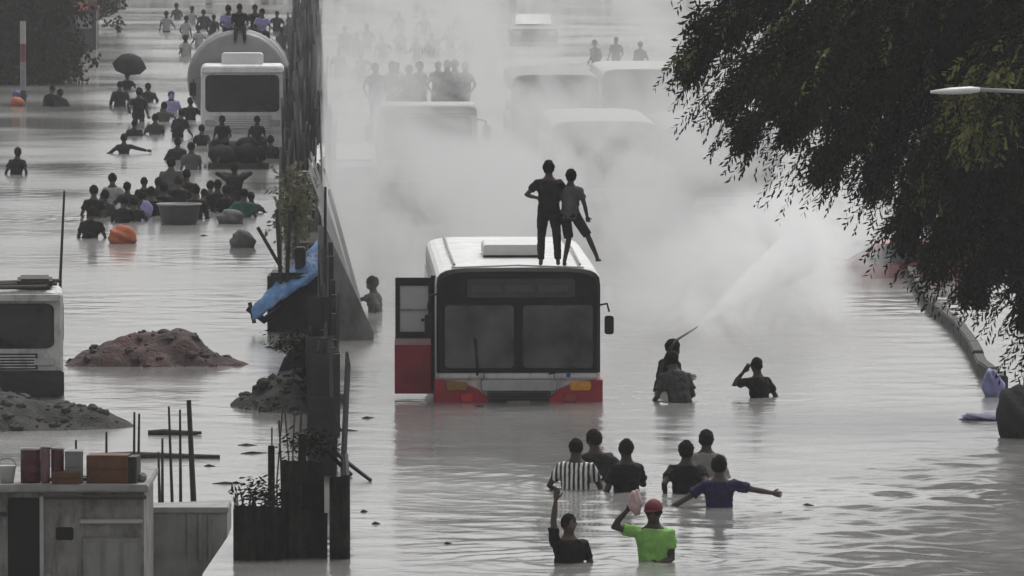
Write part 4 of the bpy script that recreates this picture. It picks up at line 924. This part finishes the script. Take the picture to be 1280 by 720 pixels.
# skip with sloping end
YS = 86.0; sx = lambda px: atY(px, 700, YS).x; sz = lambda py: atY(200, py, YS).z
SKP = empty('steel_skip', (sx(182), YS, 0), 0, 'pale grey steel skip with a sloping end standing beside the hut', 'skip')
o0 = sx(182)
out = [(sx(176) - o0, sz(641)), (sx(284) - o0, sz(637)), (sx(284) - o0, sz(672)), (sx(250) - o0, sz(722)), (sx(236) - o0, sz(775)), (sx(176) - o0, sz(790))]
mb = MB(); mb.loft([[(x, y, z) for x, z in out] for y in (0, 1.3)]); mb.obj('shell', mat('skip_grey', (.2, .2, .195), .6, .2, 2.5, .2, dirt=((.07, .065, .06), .6, 3)), SKP, bevel=.012)
for px in (236, 250, 262): B(sx(px) - o0 - .012, sx(px) - o0 + .012, -.03, .0, sz(700), sz(642)).obj('rib', MATS['skip_grey'], SKP)
B(sx(176) - o0, sx(286) - o0, -.035, .02, sz(641), sz(634)).obj('rim', mat('skip_rim', (.26, .26, .25), .6, .2, 4), SKP, bevel=.008)
# upright poles and the raft bars behind them
pb_ = [(203, 548, 203), (211, 508, 216), (225, 512, 226), (236, 500, 243), (168, 515, 167), (174, 517, 172), (133, 540, 133), (95, 550, 95), (198, 565, 200)]
for i, (px, py, px2) in enumerate(pb_):
    Yp = 88.5 + (i % 3)*.4; q0 = atY(px2, 650, Yp); q1 = atY(px, py, Yp)
    o = MB().tube([(0, 0, -1.1 - q0.z), (0, 0, 0), tuple(q1 - q0)], [.022, .02, .012] if i != 3 else [.04, .035, .026], 6).obj('upright_rod', DARKM, None, loc=q0)
    tag(o, 'thickest dark rod standing behind the skip' if i == 3 else 'thin dark rod standing in the water behind hut and skip', 'rod', None if i == 3 else 'rods behind the hut')
def bar_(px0, py0, px1, py1, r, label, z0):
    q0 = at(px0, py0, z0); q1 = at(px1, py1, z0); q1.y = q0.y; q1 = atY(px1, py1, q0.y)
    mb = MB(); mb.tube([(0, 0, 0), tuple((q1 - q0)*.3 + Vector((0, 0, .012))), tuple((q1 - q0)*.7 - Vector((0, 0, .006))), tuple(q1 - q0)], [r*.8, r, r*.9, r*.5], 7); tag(mb.obj('floating_beam', WOOD, None, loc=q0, smooth=True), label, 'beam')
bar_(120, 570, 275, 571, .055, 'long dark beam floating behind the hut crates', .03)
bar_(185, 541, 252, 541, .045, 'short dark beam floating across the upright rods', .03)
# roadside wreckage far at the left edge
bar_(-20, 590, 24, 593, .06, 'pale pipe at the hut edge', .03)

# ================================================================== right bank
kb = empty('low_parapet', (0, 0, 0), 0, 'low dark parapet curving along the right bank under the tree', 'wall')
pp = [at(1128, 342), at(1145, 368), at(1165, 395), at(1192, 418), at(1210, 445), at(1222, 470), at(1246, 488)]
for i in range(len(pp)-1):
    for q in range(2):
        a_ = pp[i].lerp(pp[i+1], q/2); b_ = pp[i].lerp(pp[i+1], q/2 + .485); d_ = (b_ - a_).normalized(); n_ = Vector((d_.y, -d_.x, 0))*.18
        if n_.x < 0: n_ = -n_
        h = .2 + .05*random.random(); mb = MB(); mb.loft([[a_ + Vector((0, 0, -1.1)), b_ + Vector((0, 0, -1.1)), b_ + n_ + Vector((0, 0, -1.1)), a_ + n_ + Vector((0, 0, -1.1))], [a_ + Vector((0, 0, h)), b_ + Vector((0, 0, h)), b_ + n_ + Vector((0, 0, h)), a_ + n_ + Vector((0, 0, h))]])
        mb.obj('kerb_block', mat('dark_kerb', (.06, .06, .058), .9, .3, 4, .4), kb, bevel=.02)
def bag(px, py, m, lab, r, seed): lump('plastic_bag', at(px, py, r[2]*.5), r, m, lab, 'bag', seed, amp=.2)
bag(1240, 484, mat('lavender_plastic', (.25, .25, .48), .5, .2, 6), 'lavender plastic bag caught on the end of the parapet', (.16, .12, .28), 21)
bag(1228, 522, MATS['lavender_plastic'], 'flat lavender plastic sheet floating below the parapet', (.36, .3, .05), 22)
lump('dark_boulder', at(1270, 520, .3), (.3, .3, .42), mat('wet_rock', (.02, .02, .02), .8, .3, 4, .5), 'black rounded boulder at the foot of the tree', 'boulder', 23)

# street lamp reaching in from the right
YL = 112.0; lp = atY(1322, 118, YL)
SL = empty('street_lamp', (lp.x, YL, 0), 0, 'street lamp with a pale head on a long arm in front of the tree', 'street lamp')
MB().tube([(0, 0, -1.1), (0, 0, 3), (0, 0, lp.z)], [.09, .07, .05], 10).obj('pole', STEEL, SL, True)
MB().tube([(0, 0, lp.z - .1), (-.3, 0, lp.z + .03), (atY(1225, 111, YL).x - lp.x, 0, atY(1225, 112, YL).z)], .028, 8).obj('arm', mat('lamp_arm_grey', (.3, .3, .3), .5, .1, 4), SL, True)
a_ = atY(1225, 112, YL); b_ = atY(1163, 115, YL); mb = MB()
mb.loft([[(x - lp.x, w_*math.cos(t), z + h_*math.sin(t)) for t in [2*math.pi*k/10 for k in range(10)]] for x, z, w_, h_ in ((a_.x, a_.z, .04, .035), (a_.x*.8 + b_.x*.2, a_.z*.8 + b_.z*.2, .1, .055), (a_.x*.4 + b_.x*.6, a_.z*.4 + b_.z*.6, .12, .05), (b_.x, b_.z, .05, .02))]); mb.obj('lamp_head', mat('lamp_white', (.7, .7, .7), .35, .05, 4), SL, True)

# ================================================================== trees
def bez(p0, p1, p2, n): 
    return [p0*(1-t)**2 + p1*2*t*(1-t) + p2*t*t for t in [i/n for i in range(n+1)]]
def neem(base, trunk_top, tips, label, seed, dens=62, spray=.34, leaf=.13, hue=.08):
    rr = np.random.default_rng(seed); root = empty('neem_tree', base, 0, label, 'tree')
    base = Vector(base); tt = Vector(trunk_top) - base
    tr = MB(); tr.tube(bez(Vector((0, 0, -1.1)), Vector((tt.x*.2, tt.y*.2, tt.z*.55)), tt, 8), [.34, .3, .27, .25, .23, .21, .19, .17, .15], 10); tr.obj('trunk', mat('dark_bark', (.03, .027, .024), .9, .4, 8, .6), root, True)
    cs, ds, fr = [], [], []
    lm = MB()
    for tip, w_, ol in tips:
        tip = Vector(tip) - base; st = tt*rr.uniform(.75, 1.0); mid = st.lerp(tip, .5) + Vector((0, 0, .35*abs(tip.x - st.x)**.8 + .3))
        pts = bez(st, mid, tip, 10); lm.tube(pts, [.085*(1 - i/11.5) + .008 for i in range(11)], 6)
        for i, p in enumerate(pts):
            if i < 2: continue
            t = i/10
            nn = int(dens*(.6 + .6*math.sin(t*2.6)))
            for _ in range(nn):
                off = rr.normal(0, 1, 3)*np.array([.42, .55, .26])*w_*(1.15 - .75*t)
                c_ = np.array(p) + off; cs.append(c_); dd = np.array((tip - pts[8])[:])*.8 + off*.7 + np.array([0, 0, -.25]) + rr.normal(0, .18, 3); ds.append(dd)
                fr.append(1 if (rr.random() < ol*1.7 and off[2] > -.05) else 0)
            # twig
            lm.tube([p, p + Vector(rr.normal(0, .22, 3)) + Vector((-.1, 0, -.1)), p + Vector(rr.normal(0, .3, 3)) + Vector((-.2, 0, -.35))], [.014, .009, .005], 4)
    lm.obj('limbs', MATS['dark_bark'], root, True)
    fc, fd = [], []
    for tip, w_, ol in tips:
        tip = Vector(tip) - base
        for _ in range(16):
            o_ = rr.normal(0, 1, 3)*np.array([.42, .4, .2])*w_; fc.append(np.array(tip) + o_ + np.array([.1, 0, -.05])); fd.append(np.array([-.8, 0, -.75]) + rr.normal(0, .22, 3))
    leaf_mesh('frond', fc, fd, 26, leaf*.9, .017, LEAF, root, spray*1.9, None, .35)
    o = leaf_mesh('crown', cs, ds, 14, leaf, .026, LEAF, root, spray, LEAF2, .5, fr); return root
def tipsY(lst, Y, jit, seed):
    rr = np.random.default_rng(seed); return [(atY(px, py, Y + rr.uniform(-jit, jit)), w_, ol) for px, py, w_, ol in lst]
Yt = 117.5
front = [(880, 62, .75, .05), (898, 20, .9, .05), (928, 110, .6, .05), (953, 70, .9, .1), (943, 145, .5, .0), (1003, 140, .6, .02), (1008, 40, 1., .1), (1040, 185, .6, .02), (1020, 105, 1.0, .05), (1080, 150, 1.1, .05), (1100, 200, .8, .05),
         (1100, 40, 1.1, .35), (1065, 85, .9, .45), (1160, 20, 1.1, .3), (1200, 60, 1., .2),
         (928, -60, 1.0, .1), (1008, -110, 1.2, .1), (1070, -60, 1.2, .1), (1100, -180, 1.3, .1), (1180, -90, 1.3, .1), (1200, -250, 1.3, .1), (1280, -140, 1.3, .1), (1300, -300, 1.3, .1), (1380, -200, 1.3, .1)]
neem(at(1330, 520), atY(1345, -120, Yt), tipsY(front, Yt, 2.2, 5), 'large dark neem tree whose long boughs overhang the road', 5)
second = [(1141, 265, 0.48, .02), (1156, 220, 0.73, .05), (1176, 300, 0.40, .02), (1206, 270, 0.73, .02), (1178, 192, 0.89, .3), (1221, 335, 0.40, .0), (1246, 300, 0.73, .02), (1261, 230, 0.89, .08), (1222, 162, 0.89, .5), (1286, 360, 0.48, .0), (1291, 310, 0.73, .0), (1247, 112, 0.89, .3), (1311, 410, 0.40, .0), (1318, 360, 0.65, .0), (1326, 280, 0.81, .05), (1298, 192, 0.81, .3), (1331, 440, 0.40, 0.), (1302, 92, 0.89, .5), (1272, 22, 0.81, .1)]
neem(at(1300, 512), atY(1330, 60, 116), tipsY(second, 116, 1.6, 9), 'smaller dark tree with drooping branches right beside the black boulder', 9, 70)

def round_tree(base, h, rx, rz, label, seed, n=900, cat='tree', grp=None):
    rr = np.random.default_rng(seed); root = empty('roadside_tree', base, 0, label, cat, grp)
    MB().tube([(0, 0, -1.1), (.1, 0, h*.35), (0, .1, h*.7)], [.25, .2, .08], 8).obj('trunk', mat('dark_bark', (.03, .027, .024)), root, True)
    cl = rr.normal(0, 1, (14, 3))*np.array([rx*.5, rx*.5, rz*.45]) + np.array([0, 0, h*.68])
    lb = MB()
    for q in cl: lb.tube([(0, 0, h*.4), tuple(Vector(q)*.6 + Vector((0, 0, h*.2))), tuple(q)], [.08, .05, .02], 5)
    lb.obj('limbs', MATS['dark_bark'], root, True)
    cs = cl[rr.integers(0, 14, n)] + rr.normal(0, 1, (n, 3))*np.array([rx*.24, rx*.24, rz*.2]); leaf_mesh('crown', cs, rr.normal(0, 1, (n, 3)) + [0, 0, -.3], 9, .24, .07, LEAF, root, .5)
    return root
# upper left: dark trees, kiosk and post
round_tree(at(38, 60), 4.2, 2.6, 3.6, 'dark bushy tree overhanging the kiosk on the far left verge', 31, 5000)
round_tree(at(-20, 105), 4.2, 2.0, 3.8, 'dark tree at the edge of the verge, next to the striped post', 32, 5000)
round_tree(at(70, 40), 6, 3.2, 3.5, 'dark tree behind the kiosk with the red sign', 33, 4500)
for i, (px, py, h) in enumerate([(130, -6, 6), (190, -10, 5.5), (260, -9, 6.5), (330, -8, 6), (420, -9, 7), (520, -12, 7), (640, -12, 6.5), (760, -10, 7), (860, -8, 7)]):
    round_tree(at(px, py), h, 4, 3.6, 'hazy tree in the far line across the road end', 40 + i, 700, grp='far line of trees')
kp = at(100, 62); sk_ = pxm(62)
KI = empty('roadside_kiosk', kp, HEAD, 'dark roadside kiosk with a red and green sign board', 'kiosk')
B(-1.0, .68, .0, 2.2, -1.1, 1.75).obj('wall', mat('kiosk_dark', (.04, .04, .04), .8, .3, 2), KI); B(-1.15, .8, -.35, 2.3, 1.75, 1.83).obj('roof', DARKM, KI)
B(-.15, .75, -.42, -.36, 1.66, 2.2).obj('sign_board', mat('sign_red', (.4, .12, .1), .6, .2, 3), KI); B(-.15, .75, -.43, -.42, 2.08, 2.2).obj('sign_stripe', mat('sign_green', (.06, .11, .04), .6, .2, 3), KI); B(.35, .75, -.432, -.422, 1.66, 2.07).obj('sign_panel', mat('sign_maroon', (.1, .02, .04), .6, .2, 3), KI)
B(-.2, .5, -.015, .0, .9, 1.5).obj('hatch', mat('hatch_grey', (.2, .2, .2), .6, .2, 3), KI); B(-.9, -.3, -.015, .0, -.2, 1.5).obj('door', BLACK, KI)
for k in range(2): B(.70, .74, -.3 + k*2.4, -.24 + k*2.4, -1.1, 1.75).obj('post', mat('pale_post', (.35, .35, .34)), KI)
pp_ = at(29, 130); PO = empty('striped_post', pp_, 0, 'tall roadside post with a faded red band and white top', 'post')
z1 = 100/pxm(130)
for a0, a1, m_ in ((-1.1, .45, DARKM), (.45, 1.4, mat('post_grey', (.2, .2, .2), .7, .2, 4)), (1.4, 2.0, mat('faded_red', (.17, .06, .08), .7, .2, 4)), (2.0, 2.75, MATS['pale_post'])):
    MB().tube([(0, 0, a0), (0, 0, a1)], .1, 10).obj('band', m_, PO)
for px, py, m_, lab in ((22, 128, SHIRT['orange'], 'orange sack lying at the foot of the striped post'), (25, 119, mat('blue_sack', (.06, .07, .2), .8, .2, 5), 'blue sack on top of the orange one')):
    lump('sack', at(px, py, .12), (.26, .24, .18), m_, lab, 'sack', px)

# ================================================================== air: haze, drifting spray and the hose jet
hb_ = MB(); hb_.box(-120, 160, -20, 720, -2.5, 16)
hm_ = bpy.data.materials.new('thin_haze'); hm_.use_nodes = True; n = hm_.node_tree.nodes; l = hm_.node_tree.links; n.clear()
vo = n.new('ShaderNodeVolumePrincipled'); vo.inputs['Color'].default_value = (.95, .95, .95, 1); vo.inputs['Density'].default_value = .00026; vo.inputs['Anisotropy'].default_value = .2
oo = n.new('ShaderNodeOutputMaterial'); l.new(vo.outputs[0], oo.inputs['Volume'])
tag(hb_.obj('haze', hm_), kind='stuff')
def spray(name, blobs, lo, hi, nscale, label_dens, thr, aniso=.3, step=1.0, alb=.97, drift=.35):
    mb = MB(); mb.box(lo[0], hi[0], lo[1], hi[1], lo[2], hi[2]); m = bpy.data.materials.new(name); m.use_nodes = True
    n = m.node_tree.nodes; l = m.node_tree.links; n.clear(); tc = n.new('ShaderNodeTexCoord'); acc = None
    for (cx, cy_, cz, rx, ry, rz, wgt) in blobs:
        mp = n.new('ShaderNodeMapping'); mp.vector_type = 'POINT'; mp.inputs['Location'].default_value = (-cx/rx, -cy_/ry, -cz/rz); mp.inputs['Scale'].default_value = (1/rx, 1/ry, 1/rz)
        gr = n.new('ShaderNodeTexGradient'); gr.gradient_type = 'SPHERICAL'; l.new(tc.outputs['Object'], mp.inputs[0]); l.new(mp.outputs[0], gr.inputs[0])
        pw = n.new('ShaderNodeMath'); pw.operation = 'MULTIPLY'; pw.inputs[1].default_value = wgt; l.new(gr.outputs['Fac'], pw.inputs[0])
        if acc is None: acc = pw.outputs[0]
        else:
            ad = n.new('ShaderNodeMath'); ad.operation = 'ADD'; l.new(acc, ad.inputs[0]); l.new(pw.outputs[0], ad.inputs[1]); acc = ad.outputs[0]
    nz = n.new('ShaderNodeTexNoise'); nz.inputs['Scale'].default_value = nscale; nz.inputs['Detail'].default_value = 4; nz.inputs['Roughness'].default_value = .6
    mp = n.new('ShaderNodeMapping'); mp.inputs['Scale'].default_value = (1, drift, 1); l.new(tc.outputs['Object'], mp.inputs[0]); l.new(mp.outputs[0], nz.inputs['Vector']); nz.inputs['Distortion'].default_value = .7; nz.inputs['Detail'].default_value = 5
    mr = n.new('ShaderNodeMapRange'); mr.inputs['From Min'].default_value = thr[0]; mr.inputs['From Max'].default_value = thr[1]; mr.inputs['To Min'].default_value = thr[2]; l.new(nz.outputs['Fac'], mr.inputs[0])
    mu = n.new('ShaderNodeMath'); mu.operation = 'MULTIPLY'; l.new(acc, mu.inputs[0]); l.new(mr.outputs[0], mu.inputs[1])
    m2 = n.new('ShaderNodeMath'); m2.operation = 'MULTIPLY'; m2.inputs[1].default_value = label_dens; l.new(mu.outputs[0], m2.inputs[0])
    v = n.new('ShaderNodeVolumePrincipled'); v.inputs['Color'].default_value = (alb, alb, alb, 1); v.inputs['Anisotropy'].default_value = aniso; l.new(m2.outputs[0], v.inputs['Density'])
    oo = n.new('ShaderNodeOutputMaterial'); l.new(v.outputs[0], oo.inputs['Volume'])
    try: m.cycles.volume_step_rate = step
    except Exception: pass
    o = mb.obj(name, m); o.rotation_euler = (0, 0, HEAD); return tag(o, kind='stuff')
# road frame: u across, v along, z up
spray('spray_mist', [(3.5, 142, 1.0, 4.5, 11, 3.8, 1.0), (7.0, 145, 1.2, 4.5, 13, 3.4, 1.0), (4.5, 166, 2, 8, 22, 6, .8), (1.2, 152, 1, 2.6, 20, 3.5, .7), (6, 215, 2, 11, 45, 7, .27)], (.35, 131.6, -.2), (16, 262, 9), .46, .21, (.45, .62, .03), .2, .8, .77, .06)
spray('hose_spray', [(7.4, 139, .3, 2.4, 8, 1.5, 1.0), (8.4, 143, .9, 2.2, 8, 1.5, 1.3), (9.3, 148, 1.4, 1.6, 7, 1.0, 1.2)], (4.4, 130, -.1), (11.5, 158, 2.8), .9, .62, (.42, .62, .04), .2, .8, .99, .12)
# the jet itself: a widening stream of water with loose drops around it
jr = MB(); j0 = Vector(hz2); j1 = road(8.5, 137, 1.35); mid_ = j0.lerp(j1, .5) + Vector((0, 0, .12))
jp = bez(j0, mid_, j1, 14); jr.tube([p - j0 for p in jp], [.02 + .42*(i/14)**1.1 for i in range(15)], 12)
jm = bpy.data.materials.new('jet_water'); jm.use_nodes = True; n = jm.node_tree.nodes; l = jm.node_tree.links; n.clear()
tc = n.new('ShaderNodeTexCoord'); nz = n.new('ShaderNodeTexNoise'); nz.inputs['Scale'].default_value = 3.0; nz.inputs['Detail'].default_value = 3; l.new(tc.outputs['Object'], nz.inputs['Vector'])
mr = n.new('ShaderNodeMapRange'); mr.inputs['From Min'].default_value = .4; mr.inputs['From Max'].default_value = .65; mr.inputs['To Min'].default_value = .05; mr.inputs['To Max'].default_value = 2.6; l.new(nz.outputs['Fac'], mr.inputs[0])
v = n.new('ShaderNodeVolumePrincipled'); v.inputs['Color'].default_value = (.99, .99, .99, 1); l.new(mr.outputs[0], v.inputs['Density']); oo = n.new('ShaderNodeOutputMaterial'); l.new(v.outputs[0], oo.inputs['Volume'])
tag(jr.obj('water_jet', jm, None, loc=j0), kind='stuff')
